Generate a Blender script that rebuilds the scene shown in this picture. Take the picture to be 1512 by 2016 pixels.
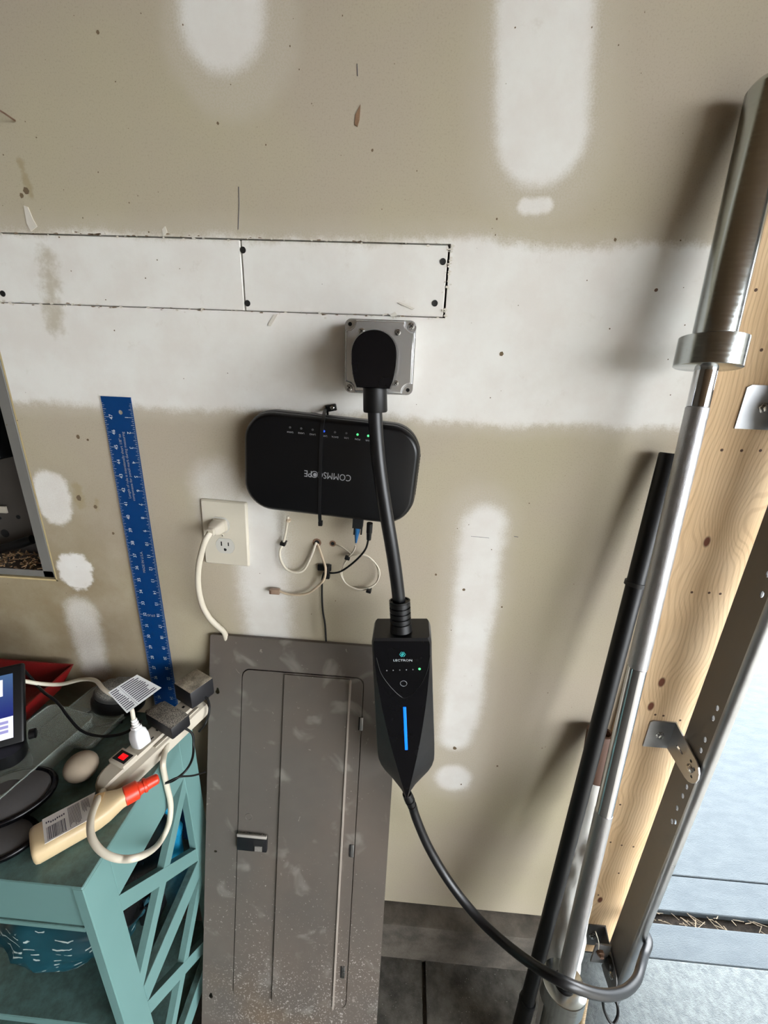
import bpy, bmesh, math, random
from mathutils import Vector, Matrix, noise
random.seed(7)
scene = bpy.context.scene
for o in list(bpy.data.objects): bpy.data.objects.remove(o)
COL = scene.collection
PI = math.pi

# ---------------------------------------------------------------- camera
H = 1.44                                   # camera height above the slab
CAM = Vector((0, -.6849, H))
FPX, PITCH, YAW, ROLL = 823.6, .3389, .0489, .0395
FW = Vector((-math.sin(YAW)*math.cos(PITCH), math.cos(YAW)*math.cos(PITCH), -math.sin(PITCH)))
_r = Vector((math.cos(YAW), math.sin(YAW), 0)); _u = _r.cross(FW)
RT = _r*math.cos(ROLL) + _u*math.sin(ROLL); UP = -_r*math.sin(ROLL) + _u*math.cos(ROLL)
cd = bpy.data.cameras.new('camera'); cam = bpy.data.objects.new('camera', cd); COL.objects.link(cam)
cd.sensor_fit = 'HORIZONTAL'; cd.sensor_width = 36; cd.lens = FPX/1512*36; cd.clip_start = .01
cam.matrix_world = Matrix(((RT.x, UP.x, -FW.x, CAM.x), (RT.y, UP.y, -FW.y, CAM.y), (RT.z, UP.z, -FW.z, CAM.z), (0, 0, 0, 1)))
scene.camera = cam

# ---------------------------------------------------------------- sky and exposure
w = bpy.data.worlds.new('sky'); scene.world = w; w.use_nodes = True
bg = w.node_tree.nodes['Background']; bg.inputs[0].default_value = (.93, .965, 1.0, 1); bg.inputs[1].default_value = 3.0
vs = scene.view_settings
vs.view_transform = 'Standard'; vs.look = 'None'; vs.gamma = 1; vs.use_curve_mapping = False
EXPO = 2.57; vs.exposure = EXPO

# ---------------------------------------------------------------- measuring helpers (a sight line meets a plane of the room)
def ray(x, y): return FW + RT*((x-756)/FPX) - UP*((y-1008)/FPX)
def Py(x, y, Y=0.): d = ray(x, y); return CAM + d*((Y-CAM.y)/d.y)
def Pz(x, y, Z): d = ray(x, y); return CAM + d*((Z-CAM.z)/d.z)
def Px(x, y, X): d = ray(x, y); return CAM + d*((X-CAM.x)/d.x)
def proj(P): v = P-CAM; z = v.dot(FW); return 756+FPX*v.dot(RT)/z, 1008-FPX*v.dot(UP)/z

# ---------------------------------------------------------------- material helpers
def lin(c):
    return tuple((x/255/12.92 if x/255 <= .04045 else ((x/255+.055)/1.055)**2.4) for x in c) + (1,)
class NB:
    def __init__(s, name):
        s.m = bpy.data.materials.new(name); s.m.use_nodes = True; s.nt = s.m.node_tree
        s.b = s.nt.nodes['Principled BSDF']
    def n(s, t, **k):
        x = s.nt.nodes.new(t)
        for a, b in k.items(): setattr(x, a, b)
        return x
    def put(s, inp, v):
        if isinstance(v, bpy.types.NodeSocket): s.nt.links.new(v, inp)
        else: inp.default_value = v
    def f(s, op, a, b=0., c=0.):
        x = s.n('ShaderNodeMath', operation=op)
        for i, v in enumerate((a, b, c)): s.put(x.inputs[i], v)
        return x.outputs[0]
    def ss(s, v, lo, hi, o0=0., o1=1.):
        x = s.n('ShaderNodeMapRange', interpolation_type='SMOOTHSTEP')
        for i, q in enumerate((v, lo, hi, o0, o1)): s.put(x.inputs[i], q)
        return x.outputs[0]
    def mix(s, fac, a, b):
        x = s.n('ShaderNodeMix', data_type='RGBA')
        s.put(x.inputs[0], fac); s.put(x.inputs[6], a); s.put(x.inputs[7], b)
        return x.outputs[2]
    def noise(s, scale, detail=3, rough=.5, vec=None, stretch=None, dist=0.):
        x = s.n('ShaderNodeTexNoise'); x.inputs['Scale'].default_value = scale
        x.inputs['Detail'].default_value = detail; x.inputs['Roughness'].default_value = rough
        x.inputs['Distortion'].default_value = dist
        v = vec if vec is not None else s.pos()
        if stretch:
            mp = s.n('ShaderNodeMapping'); mp.inputs['Scale'].default_value = stretch
            s.nt.links.new(v, mp.inputs[0]); v = mp.outputs[0]
        s.nt.links.new(v, x.inputs['Vector'])
        return x.outputs[0]
    def pos(s):
        if not hasattr(s, '_p'): s._p = s.n('ShaderNodeTexCoord').outputs['Object']
        return s._p
    def bump(s, h, st=.2, d=.001):
        x = s.n('ShaderNodeBump'); x.inputs['Strength'].default_value = st; x.inputs['Distance'].default_value = d
        s.put(x.inputs['Height'], h); s.nt.links.new(x.outputs[0], s.b.inputs['Normal'])
    def out(s, col, rough=.5, metal=0., spec=.5):
        s.put(s.b.inputs['Base Color'], col); s.put(s.b.inputs['Roughness'], rough); s.put(s.b.inputs['Metallic'], metal)
        s.b.inputs['Specular IOR Level'].default_value = spec
        return s.m
def M(name, c, rough=.5, metal=0., var=.12, scale=30, bump=.0, bscale=200, spec=.5, emit=None, es=0., alpha=1., dust=0., dustc=(190, 185, 175)):
    b = NB(name); L = lin(c)
    n = b.noise(scale, 4)
    dk = tuple(x*(1-var) for x in L[:3])+(1,); lt = tuple(min(1, x*(1+var)) for x in L[:3])+(1,)
    col = b.mix(n, dk, lt)
    if dust:
        g = b.n('ShaderNodeNewGeometry'); sp = b.n('ShaderNodeSeparateXYZ'); b.nt.links.new(g.outputs['Normal'], sp.inputs[0])
        up = b.ss(sp.outputs[2], .3, .9)
        d = b.f('MULTIPLY', b.ss(b.noise(700, 5, .75), .60-dust*.25, .80-dust*.15), b.ss(b.noise(28, 3), .25, .65, .25, 1.))
        col = b.mix(b.f('MULTIPLY', b.f('MULTIPLY', d, up), min(1, dust+.3)), col, lin(dustc))
    r = b.ss(n, 0, 1, max(.02, rough-.06), min(1, rough+.06))
    if bump: b.bump(b.noise(bscale, 3), bump, .0006)
    b.out(col, r, metal, spec)
    if emit: b.b.inputs['Emission Color'].default_value = lin(emit); b.b.inputs['Emission Strength'].default_value = es
    if alpha < 1: b.b.inputs['Alpha'].default_value = alpha
    return b.m

# ---------------------------------------------------------------- mesh helpers
def catmull(P, k=8):
    P = [Vector(p) for p in P]; Q = [P[0]*2-P[1]]+P+[P[-1]*2-P[-2]]; out = []
    for i in range(1, len(Q)-2):
        a, b, c, d = Q[i-1:i+3]
        for j in range(k):
            t = j/k
            out.append(.5*(2*b+(c-a)*t+(2*a-5*b+4*c-d)*t*t+(3*b-a-3*c+d)*t**3))
    out.append(P[-1]); return out
def basis(d):
    d = d.normalized(); a = Vector((0, 0, 1)) if abs(d.z) < .9 else Vector((1, 0, 0))
    u = d.cross(a).normalized(); return u, d.cross(u)
class G:
    def __init__(s): s.v = []; s.f = []
    def add(s, vs, fs):
        o = len(s.v); s.v += [tuple(v) for v in vs]; s.f += [tuple(i+o for i in f) for f in fs]; return s
    def box(s, a, b):
        x0, y0, z0 = a; x1, y1, z1 = b
        return s.add([(x, y, z) for z in (z0, z1) for y in (y0, y1) for x in (x0, x1)],
                     [(0, 2, 3, 1), (4, 5, 7, 6), (0, 1, 5, 4), (2, 6, 7, 3), (0, 4, 6, 2), (1, 3, 7, 5)])
    def obox(s, c, u, v, n, hu, hv, hn, bev=0., seg=2):
        """oriented box, half sizes along unit vectors, optionally bevelled"""
        bm = bmesh.new(); bmesh.ops.create_cube(bm, size=2)
        bmesh.ops.scale(bm, vec=(hu, hv, hn), verts=bm.verts)
        if bev: bmesh.ops.bevel(bm, geom=list(bm.edges), offset=bev, segments=seg, affect='EDGES', profile=.5)
        c = Vector(c); vs = [c+u*q.co.x+v*q.co.y+n*q.co.z for q in bm.verts]; bm.verts.index_update()
        fs = [[q.index for q in f.verts] for f in bm.faces]; bm.free(); return s.add(vs, fs)
    def rbox(s, a, b, bev, seg=2):
        a, b = Vector(a), Vector(b); h = (b-a)/2
        return s.obox((a+b)/2, Vector((1, 0, 0)), Vector((0, 1, 0)), Vector((0, 0, 1)), h.x, h.y, h.z, bev, seg)
    def loft(s, rings, cap=True, closed=True):
        n = len(rings[0]); o = len(s.v)
        for r in rings: s.v += [tuple(p) for p in r]
        for i in range(len(rings)-1):
            for j in range(n if closed else n-1):
                k = (j+1) % n; s.f.append((o+i*n+j, o+i*n+k, o+(i+1)*n+k, o+(i+1)*n+j))
        if cap: s.f.append(tuple(o+j for j in range(n))[::-1]); s.f.append(tuple(o+(len(rings)-1)*n+j for j in range(n)))
        return s
    def tube(s, P, r, n=10):
        P = [Vector(p) for p in P]; m = len(P); rr = r if isinstance(r, (list, tuple)) else [r]*m
        d = (P[1]-P[0]).normalized(); u, v = basis(d); rings = []
        for i in range(m):
            t = (P[min(i+1, m-1)]-P[max(i-1, 0)])
            t = t.normalized() if t.length > 1e-9 else d
            u = (u-t*u.dot(t)).normalized(); v = t.cross(u)
            rings.append([P[i]+(u*math.cos(2*PI*j/n)+v*math.sin(2*PI*j/n))*rr[i] for j in range(n)])
        return s.loft(rings)
    def lathe(s, o, d, prof, n=24):
        o = Vector(o); d = Vector(d).normalized(); u, v = basis(d)
        return s.loft([[o+d*t+(u*math.cos(2*PI*j/n)+v*math.sin(2*PI*j/n))*max(r, 1e-5) for j in range(n)] for t, r in prof])
    def cyl(s, a, b, r, r1=None, n=16):
        a, b = Vector(a), Vector(b); return s.lathe(a, b-a, [(0, r), ((b-a).length, r if r1 is None else r1)], n)
    def prism(s, poly, o, u, v, n, t0, t1):
        o = Vector(o); return s.loft([[o+u*a+v*b+n*t for a, b in poly] for t in (t0, t1)])
    def plate(s, outer, holes, o, u, v, n, t0, t1):
        """flat plate with through holes (triangulated)"""
        from mathutils.geometry import delaunay_2d_cdt
        loops = [outer]+holes; pts = []; edges = []; idx = []
        for L in loops:
            k = len(pts); pts += [Vector(p) for p in L]; idx.append(list(range(k, k+len(L))))
            edges += [(k+i, k+(i+1) % len(L)) for i in range(len(L))]
        vv, ee, ff, ov, oe, of = delaunay_2d_cdt(pts, edges, [], 0, 1e-7)
        def inside(p, L):
            c = False
            for i in range(len(L)):
                a, b = L[i], L[i-1]
                if (a[1] > p[1]) != (b[1] > p[1]) and p[0] < (b[0]-a[0])*(p[1]-a[1])/(b[1]-a[1])+a[0]: c = not c
            return c
        o = Vector(o); m = len(vv); k = len(s.v)
        for t in (t0, t1): s.v += [tuple(o+u*p.x+v*p.y+n*t) for p in vv]
        for f in ff:
            cx = sum((vv[i] for i in f), Vector((0, 0)))/len(f)
            if not inside(cx, outer) or any(inside(cx, h) for h in holes): continue
            s.f.append(tuple(k+i for i in f)); s.f.append(tuple(k+m+i for i in f)[::-1])
        for L in idx:
            for i in range(len(L)):
                a, b = L[i], L[(i+1) % len(L)]; s.f.append((k+a, k+b, k+m+b, k+m+a))
        return s
def circ(cx, cy, r, n=12, ry=None): return [(cx+r*math.cos(2*PI*i/n), cy+(ry or r)*math.sin(2*PI*i/n)) for i in range(n)]
def rrect(w_, h_, r, n=6, cx=0, cy=0):
    P = []
    for sx, sy, a0 in ((1, 1, 0), (-1, 1, PI/2), (-1, -1, PI), (1, -1, 1.5*PI)):
        for i in range(n+1):
            a = a0+PI/2*i/n; P.append((cx+sx*(w_/2-r)+r*math.cos(a), cy+sy*(h_/2-r)+r*math.sin(a)))
    return P
X_, Y_, Z_ = Vector((1, 0, 0)), Vector((0, 1, 0)), Vector((0, 0, 1))
def obj(name, g, mat, parent=None, angle=35, label=None, kind=None):
    me = bpy.data.meshes.new(name); me.from_pydata(g.v, [], g.f); me.validate(); me.update()
    bm = bmesh.new(); bm.from_mesh(me); bmesh.ops.recalc_face_normals(bm, faces=bm.faces); bm.to_mesh(me); bm.free()
    if angle:
        for p in me.polygons: p.use_smooth = True
        me.set_sharp_from_angle(angle=math.radians(angle))
    me.materials.append(mat)
    o = bpy.data.objects.new(name, me); COL.objects.link(o)
    if parent is not None:
        o.parent = parent
        if parent.type == 'EMPTY': o.matrix_parent_inverse = Matrix.Translation(-parent.location)
    if label: o['label'] = label
    if kind: o['kind'] = kind
    return o
def tag(o, label, cat, group=None):
    o['label'] = label; o['category'] = cat
    if group: o['group'] = group
    return o
def thing(name, label, cat, loc, group=None):
    e = bpy.data.objects.new(name, None); COL.objects.link(e); e.location = Vector(loc); e.empty_display_size = .02
    return tag(e, label, cat, group)
def struct(name, g, mat, label=None, angle=0):
    o = obj(name, g, mat, None, angle); o['kind'] = 'structure'
    if label: o['label'] = label
    return o
_tc = {}
def text2d(s):
    if s not in _tc:
        c = bpy.data.curves.new('t', 'FONT'); c.body = s; c.size = 1; c.align_x = 'CENTER'; c.align_y = 'CENTER'; c.resolution_u = 3
        o = bpy.data.objects.new('t', c); COL.objects.link(o)
        dg = bpy.context.evaluated_depsgraph_get(); me = o.evaluated_get(dg).to_mesh()
        _tc[s] = ([(v.co.x, v.co.y) for v in me.vertices], [tuple(p.vertices) for p in me.polygons])
        bpy.data.objects.remove(o); bpy.data.curves.remove(c)
    return _tc[s]
def addtext(g, s, size, o, u, v, sx=1.):
    V, F = text2d(s); o = Vector(o); return g.add([o+u*(a*size*sx)+v*(b*size) for a, b in V], F)

# ---------------------------------------------------------------- materials
def wall_material():
    b = NB('drywall'); p = b.n('ShaderNodeNewGeometry').outputs['Position']
    b._p = p
    sp = b.n('ShaderNodeSeparateXYZ'); b.nt.links.new(p, sp.inputs[0]); X, Z = sp.outputs[0], sp.outputs[2]
    edge = b.f('SUBTRACT', b.noise(55, 5, .65), .5); fine = b.noise(420, 4, .7); low = b.noise(3.2, 3, .5); mid = b.noise(14, 4, .6)
    wob = b.f('SUBTRACT', b.noise(9, 2), .5)
    def cap(a, c, r, soft, amp=.02, wb=.02):
        """feathered joint compound smear between wall points a and c (pixels sighted on the wall), radius r in metres"""
        A, C = Py(*a), Py(*c); dx, dz = C.x-A.x, C.z-A.z; l2 = max(dx*dx+dz*dz, 1e-8)
        px, pz = b.f('SUBTRACT', X, A.x), b.f('SUBTRACT', Z, A.z)
        t = b.f('DIVIDE', b.f('ADD', b.f('MULTIPLY', px, dx), b.f('MULTIPLY', pz, dz)), l2)
        t = b.f('MINIMUM', b.f('MAXIMUM', t, 0.), 1.)
        ex, ez = b.f('SUBTRACT', px, b.f('MULTIPLY', t, dx)), b.f('SUBTRACT', pz, b.f('MULTIPLY', t, dz))
        d = b.f('SQRT', b.f('ADD', b.f('MULTIPLY', ex, ex), b.f('MULTIPLY', ez, ez)))
        d = b.f('ADD', d, b.f('ADD', b.f('MULTIPLY', edge, amp), b.f('MULTIPLY', wob, wb)))
        return b.ss(d, r-soft, r+soft, 1., 0.)
    def mx(L):
        o = L[0]
        for q in L[1:]: o = b.f('MAXIMUM', o, q)
        return o
    zt, zb = Py(1000, 487).z, Py(700, 822).z
    zz = b.f('ADD', Z, b.f('ADD', b.f('MULTIPLY', edge, .022), b.f('MULTIPLY', wob, .03)))
    band = b.f('MULTIPLY', b.ss(zz, zb-.014, zb+.018), b.ss(zz, zt-.010, zt+.020, 1., 0.))
    band2 = b.f('MULTIPLY', b.ss(zz, zb-.03, zb+.0), b.ss(zz, zt+.0, zt+.045, 1., 0.))
    full = [band,
            cap((437, -200), (437, 35), .052, .022, .012, .01), cap((1083, -200), (1066, 262), .058, .018, .010, .008),
            cap((952, 1035), (905, 1420), .037, .024, .012), cap((905, 1400), (897, 1450), .034, .026, .012), cap((893, 1530), (893, 1532), .038, .018, .012),
            cap((503, 1010), (535, 1300), .045, .036), b.f('MULTIPLY', cap((430, 960), (440, 1010), .05, .03), .6),
            cap((148, 1122), (150, 1130), .034, .008, .03), b.f('MULTIPLY', cap((98, 960), (108, 1000), .034, .008), .75),
            b.f('MULTIPLY', cap((160, 1205), (185, 1310), .035, .02), .55), b.f('MULTIPLY', cap((1035, 405), (1075, 404), .009, .006, .01), .8)]
    thin = [band2, cap((445, -200), (452, 70), .085, .015), cap((1085, -200), (1068, 300), .085, .03), cap((945, 1020), (895, 1530), .060, .025), cap((520, 1000), (545, 1300), .07, .03)]
    fm, tm = mx(full), mx(thin)
    spk = b.ss(fine, .38, .62)
    paper = b.mix(b.ss(low, .35, .65), lin((178, 169, 145)), lin((175, 164, 147)))
    paper = b.mix(b.f('MULTIPLY', b.ss(fine, .50, .72), .5), paper, lin((150, 139, 118)))
    # browner stained paper plus painted-in shade low down beside the old panel opening
    stain_shade = b.f('MULTIPLY', b.ss(X, -.66, -.30, 1., 0.), b.ss(Z, .96, 1.38, 1., 0.))
    paper = b.mix(b.f('MULTIPLY', stain_shade, b.ss(mid, .2, .7, .4, .8)), paper, lin((128, 110, 80)))
    drip = mx([cap((92, 500), (108, 640), .010, .012, .05, .03), cap((152, 960), (158, 995), .006, .005, .03), cap((40, 320), (62, 385), .004, .003, .02), cap((190, 985), (190, 1000), .004, .004, .02)])
    mud = b.mix(b.ss(mid, .3, .7), lin((226, 224, 218)), lin((219, 214, 207)))
    mud = b.mix(b.f('MULTIPLY', b.ss(b.noise(26, 5, .7), .60, .72), .18), mud, lin((178, 166, 146)))
    skim = b.mix(spk, lin((184, 175, 157)), lin((194, 187, 173)))
    col = b.mix(b.f('MULTIPLY', tm, .6), paper, skim)
    fe = b.ss(b.f('ADD', fm, b.f('MULTIPLY', b.f('SUBTRACT', fine, .5), .55)), .08, .92)
    col = b.mix(fe, col, mud)
    col = b.mix(b.f('MULTIPLY', drip, .55), col, lin((150, 135, 100)))
    b.bump(b.f('ADD', b.f('MULTIPLY', fine, .5), b.f('MULTIPLY', fe, .6)), .18, .0012)
    return b.out(col, .85, 0, .25)
def concrete(name, c, dark, rough=.9, sc=12, st=.5, stretch=None, spots=0.):
    b = NB(name); n1 = b.noise(sc, 6, .65, stretch=stretch); n2 = b.noise(160, 5, .7, stretch=stretch)
    col = b.mix(b.ss(n1, .3, .7), lin(dark), lin(c)); col = b.mix(b.f('MULTIPLY', b.ss(n2, .5, .8), .35), col, lin(dark))
    if spots: col = b.mix(b.ss(b.noise(300, 2), .70, .74, 0., spots), col, lin((200, 196, 186)))
    b.bump(b.f('ADD', n2, b.f('MULTIPLY', b.noise(500, 3), .5)), st, .003)
    return b.out(col, rough, 0, .2)
def wood_material():
    b = NB('pine'); p = b.pos(); sp = b.n('ShaderNodeSeparateXYZ'); b.nt.links.new(p, sp.inputs[0]); X, Z = sp.outputs[0], sp.outputs[2]
    warp = b.f('SUBTRACT', b.noise(5, 3, vec=p, stretch=(1, 1, .45)), .5)
    kn = [Py(1384, 1062), Py(1297, 1336), Py(1276, 1383), Py(1440, 1030), Py(1178, 1762)]
    d = b.f('ADD', b.f('ADD', X, b.f('MULTIPLY', warp, .16)), b.f('MULTIPLY', Z, .02))
    knot = None
    for i, k in enumerate(kn):
        ex, ez = b.f('SUBTRACT', X, k.x), b.f('MULTIPLY', b.f('SUBTRACT', Z, k.z), .55)
        r2 = b.f('ADD', b.f('MULTIPLY', ex, ex), b.f('MULTIPLY', ez, ez))
        g = b.f('DIVIDE', .00035, b.f('ADD', r2, .0012))
        d = b.f('ADD', d, b.f('MULTIPLY', g, .12 if i % 2 else -.12))
        if i != 3:
            kk = b.ss(b.f('ADD', b.f('SQRT', r2), b.f('MULTIPLY', warp, .004)), .004, .0075, 1., 0.)
            knot = kk if knot is None else b.f('MAXIMUM', knot, kk)
    ring = b.f('SINE', b.f('MULTIPLY', d, 820)); fib = b.noise(90, 4, .6, stretch=(6, 6, .12))
    g = b.f('ADD', b.f('MULTIPLY', b.ss(ring, .1, 1.), .55), b.f('MULTIPLY', b.ss(fib, .35, .75), .55))
    low = b.noise(6, 2)
    col = b.mix(b.ss(low, .3, .7), lin((242, 214, 174)), lin((236, 204, 160)))
    col = b.mix(b.f('MULTIPLY', g, .42), col, lin((176, 132, 86)))
    col = b.mix(knot, col, lin((118, 70, 50)))
    b.bump(g, .12, .0006)
    return b.out(col, .7, 0, .3)
def metal_mat(name, c, rough, sc=60, var=.25, aniso=None, bump=0., metal=1.):
    b = NB(name); n = b.noise(sc, 4, .6, stretch=aniso); L = lin(c)
    col = b.mix(n, tuple(x*(1-var) for x in L[:3])+(1,), tuple(min(1, x*(1+var)) for x in L[:3])+(1,))
    if bump: b.bump(b.noise(900, 2, stretch=aniso), bump, .0005)
    return b.out(col, b.ss(n, .2, .8, rough*.75, rough*1.3), metal)
def cover_material():
    """grey-brown enamel with pale rubbed patches, scratches and splashed specks (denser towards the foot)"""
    b = NB('grey enamel'); p = b.pos(); sp = b.n('ShaderNodeSeparateXYZ'); b.nt.links.new(p, sp.inputs[0]); Z = sp.outputs[2]
    base = b.mix(b.ss(b.noise(5, 3), .3, .7), lin((106, 97, 89)), lin((97, 91, 85)))
    pat = b.ss(b.noise(17, 3, .5, dist=.6), .58, .74); col = b.mix(b.f('MULTIPLY', pat, .42), base, lin((160, 156, 148)))
    scr = b.ss(b.noise(22, 4, .6, dist=2.5), .685, .72); col = b.mix(b.f('MULTIPLY', scr, .4), col, lin((176, 168, 160)))
    low = b.ss(Z, .05, .62, 1., 0.)
    th = b.f('SUBTRACT', .722, b.f('MULTIPLY', low, .15))
    spk = b.ss(b.f('SUBTRACT', b.noise(260, 3, .6), th), 0., .03)
    spk = b.f('MULTIPLY', spk, b.ss(b.noise(7, 3), .36, .55))
    col = b.mix(b.f('MULTIPLY', spk, .7), col, lin((196, 190, 182)))
    rust = b.f('MULTIPLY', b.ss(b.noise(6, 2), .5, .7), b.ss(Z, .05, .30, 1., 0.)); col = b.mix(b.f('MULTIPLY', rust, .5), col, lin((120, 96, 66)))
    b.bump(b.noise(300, 3), .06, .0005)
    return b.out(col, b.ss(b.noise(20, 3), .3, .7, .42, .62), .15, .4)
def teal_material():
    b = NB('teal paint'); n = b.noise(8, 3); col = b.mix(n, lin((102, 137, 134)), lin((94, 129, 126)))
    g = b.n('ShaderNodeNewGeometry'); sp = b.n('ShaderNodeSeparateXYZ'); b.nt.links.new(g.outputs['Normal'], sp.inputs[0])
    dust = b.f('MULTIPLY', b.ss(sp.outputs[2], .5, .95), b.ss(b.noise(60, 5, .7), .2, .75, .25, .85))   # grime on level faces, darkened further to paint in their shade
    col = b.mix(dust, col, lin((62, 74, 66)))
    return b.out(col, .42, 0, .45)
def plastic_wrap():
    b = NB('clear film'); b.out(lin((240, 240, 234)), .18, 0, .6)
    b.b.inputs['Alpha'].default_value = .7; b.bump(b.noise(60, 4, stretch=(1, 1, .3)), .5, .004); return b.m
def fabric_material():
    b = NB('printed bag'); n = b.noise(18, 3); col = b.mix(n, lin((10, 50, 60)), lin((22, 76, 88)))
    w_ = b.n('ShaderNodeTexWave', wave_type='BANDS', bands_direction='Z'); w_.inputs['Scale'].default_value = 30; w_.inputs['Distortion'].default_value = 1.2; w_.inputs['Detail Scale'].default_value = 2
    b.nt.links.new(b.pos(), w_.inputs[0])
    d = b.f('MULTIPLY', b.ss(w_.outputs[1], .90, .97), b.ss(b.noise(60, 1, stretch=(1., 1., .5)), .53, .57))
    col = b.mix(b.f('MULTIPLY', d, .8), col, lin((190, 205, 200))); return b.out(col, .45)
m_wall = wall_material(); m_wood = wood_material(); m_cover = cover_material(); m_teal = teal_material()
m_cut = M('gypsum cut edge', (190, 172, 128), .9, var=.25, scale=60, bump=.5, bscale=120)
m_floor = concrete('garage slab', (104, 101, 94), (62, 60, 56), sc=16, spots=.8)
m_curb = concrete('curb concrete', (104, 97, 88), (72, 68, 62), sc=14)
m_drive = concrete('driveway concrete', (81, 88, 92), (73, 80, 85), sc=14, st=.7, stretch=(1, 2.5, 1))
m_drive2 = concrete('broomed concrete', (104, 110, 111), (84, 90, 92), sc=60, st=1.)
m_soil = concrete('joint soil', (46, 40, 34), (22, 19, 16), sc=60, st=1)
m_straw = M('dry straw', (120, 108, 90), .8)
m_int = M('painted interior', (186, 176, 160), .9, var=.05)
m_clutter = M('dark shelving wall', (122, 111, 97), .9, var=.3)
m_stack = M('dark storage wall', (84, 76, 66), .9, var=.3)
m_raft = M('bare timber ceiling', (112, 88, 64), .9, var=.2)
m_galv = metal_mat('galvanised steel', (178, 180, 182), .34, 24, .22)
m_track = metal_mat('dull galvanised track', (112, 112, 112), .45, 18, .2, metal=.55)
m_zinc = metal_mat('stamped zinc steel', (196, 197, 198), .24, 8, .04, metal=.8)
m_chrome = metal_mat('chrome', (205, 206, 208), .10, 20, .06)
m_knurl = metal_mat('knurled steel', (176, 176, 178), .42, 120, .15, bump=.6)
m_sleeve = metal_mat('satin sleeve steel', (186, 192, 192), .20, 40, .12, aniso=(1, 1, 8))
m_black = M('black matte plastic', (9, 10, 12), .42, var=.2, spec=.35)
m_rubber = M('black cable rubber', (14, 15, 18), .36, var=.15, spec=.45)
m_gloss = M('gloss black shell', (4, 4, 8), .25, var=.2, spec=.3)
m_facet = M('satin charcoal shell', (20, 21, 24), .38, var=.1)
m_router = M('router black plastic', (7, 8, 11), .34, var=.2, spec=.35)
m_routeredge = M('router grey edge', (34, 34, 36), .4)
m_white = M('white plastic', (190, 182, 166), .45, var=.05)
m_plate = M('ivory wall plate', (204, 197, 180), .4, var=.04)
m_recept = M('white receptacle', (196, 194, 186), .35, var=.04)
m_cord = M('white vinyl cord', (202, 194, 176), .42, var=.05)
m_dirty = M('grimy white cable', (196, 178, 152), .5, var=.25, scale=60)
m_dark = M('dark void', (10, 10, 11), .9)
m_ink = M('white print', (196, 204, 208), .6)
m_inkg = M('grey print', (150, 152, 156), .5)
m_inkd = M('dark label print', (62, 62, 74), .6)
m_teallogo = M('teal print', (60, 190, 190), .5, emit=(40, 150, 160), es=.25/2**EXPO)
m_blue = M('blue anodised aluminium', (8, 66, 128), .34, .35, var=.08, scale=6)
m_green = M('green indicator', (90, 255, 140), .4, emit=(80, 255, 130), es=1.1/2**EXPO)
m_bluelit = M('blue light bar', (20, 110, 255), .3, emit=(4, 112, 255), es=1.15/2**EXPO)
m_bluedim = M('blue indicator', (40, 80, 200), .4, emit=(50, 90, 220), es=.8/2**EXPO)
m_dim = M('unlit indicator', (64, 66, 68), .4)
m_screw = metal_mat('bright screw', (190, 190, 188), .25, 200, .3)
m_dkscrew = M('black screw', (24, 24, 24), .5)
m_bluefib = M('blue connector boot', (40, 104, 160), .45)
m_red = M('red tray', (118, 14, 16), .45, var=.2, dust=.25)
m_ball = M('dusty pale rubber', (150, 136, 118), .85, var=.15, scale=60, bump=.2)
m_cream = M('cream bottle', (200, 178, 140), .38, var=.06)
m_lbl = M('bottle label', (204, 200, 196), .6)
m_brownlbl = M('tan label', (186, 152, 104), .6, var=.15)
m_orange = M('orange cap', (214, 58, 30), .35, var=.05)
m_dusty = M('dusty black plastic', (12, 12, 17), .5, dust=.85, dustc=(206, 198, 184))
m_dusty2 = M('thickly dusted foam', (56, 56, 54), .9, var=.4, scale=300, bump=1, bscale=260, dust=1., dustc=(170, 168, 160))
m_pad = M('grey felt pad', (72, 70, 70), .9, var=.15, scale=30, bump=.3)
m_tag = M('white paper tag', (222, 224, 224), .6, var=.02)
m_redlamp = M('red rocker lamp', (190, 10, 20), .25, emit=(255, 10, 20), es=.8/2**EXPO)
m_brown = M('brown cardboard', (84, 56, 40), .7, var=.2)
m_film = plastic_wrap(); m_bag = fabric_material()
m_bagblue = M('blue film', (30, 140, 184), .3, var=.4, scale=40)
m_bagwhite = M('crumpled white bag', (196, 188, 180), .6, var=.1)
m_grey = metal_mat('grey painted steel', (128, 126, 122), .5, 20, .15, metal=.3)
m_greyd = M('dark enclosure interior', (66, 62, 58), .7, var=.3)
m_rust = M('rusty nail', (96, 70, 52), .7)
m_debris = M('wood chip debris', (140, 112, 80), .9, var=.4)
def clear_mat():
    b = NB('clear storage plastic'); b.out(lin((150, 160, 152)), .22, 0, .5); b.b.inputs['Alpha'].default_value = .5; return b.m
m_clear = clear_mat()
def screen_mat():
    b = NB('tablet screen'); g = b.n('ShaderNodeNewGeometry'); sp = b.n('ShaderNodeSeparateXYZ'); b.nt.links.new(g.outputs['Position'], sp.inputs[0])
    t = b.ss(sp.outputs[2], .86, .99)
    col = b.mix(t, lin((28, 34, 122)), lin((98, 140, 170)))
    b.out(lin((8, 8, 10)), .15); b.put(b.b.inputs['Emission Color'], col); b.b.inputs['Emission Strength'].default_value = 1./2**EXPO; return b.m
m_screen = screen_mat()
m_card = M('screen card', (200, 200, 215), .2, emit=(206, 204, 220), es=.85/2**EXPO)

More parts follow.
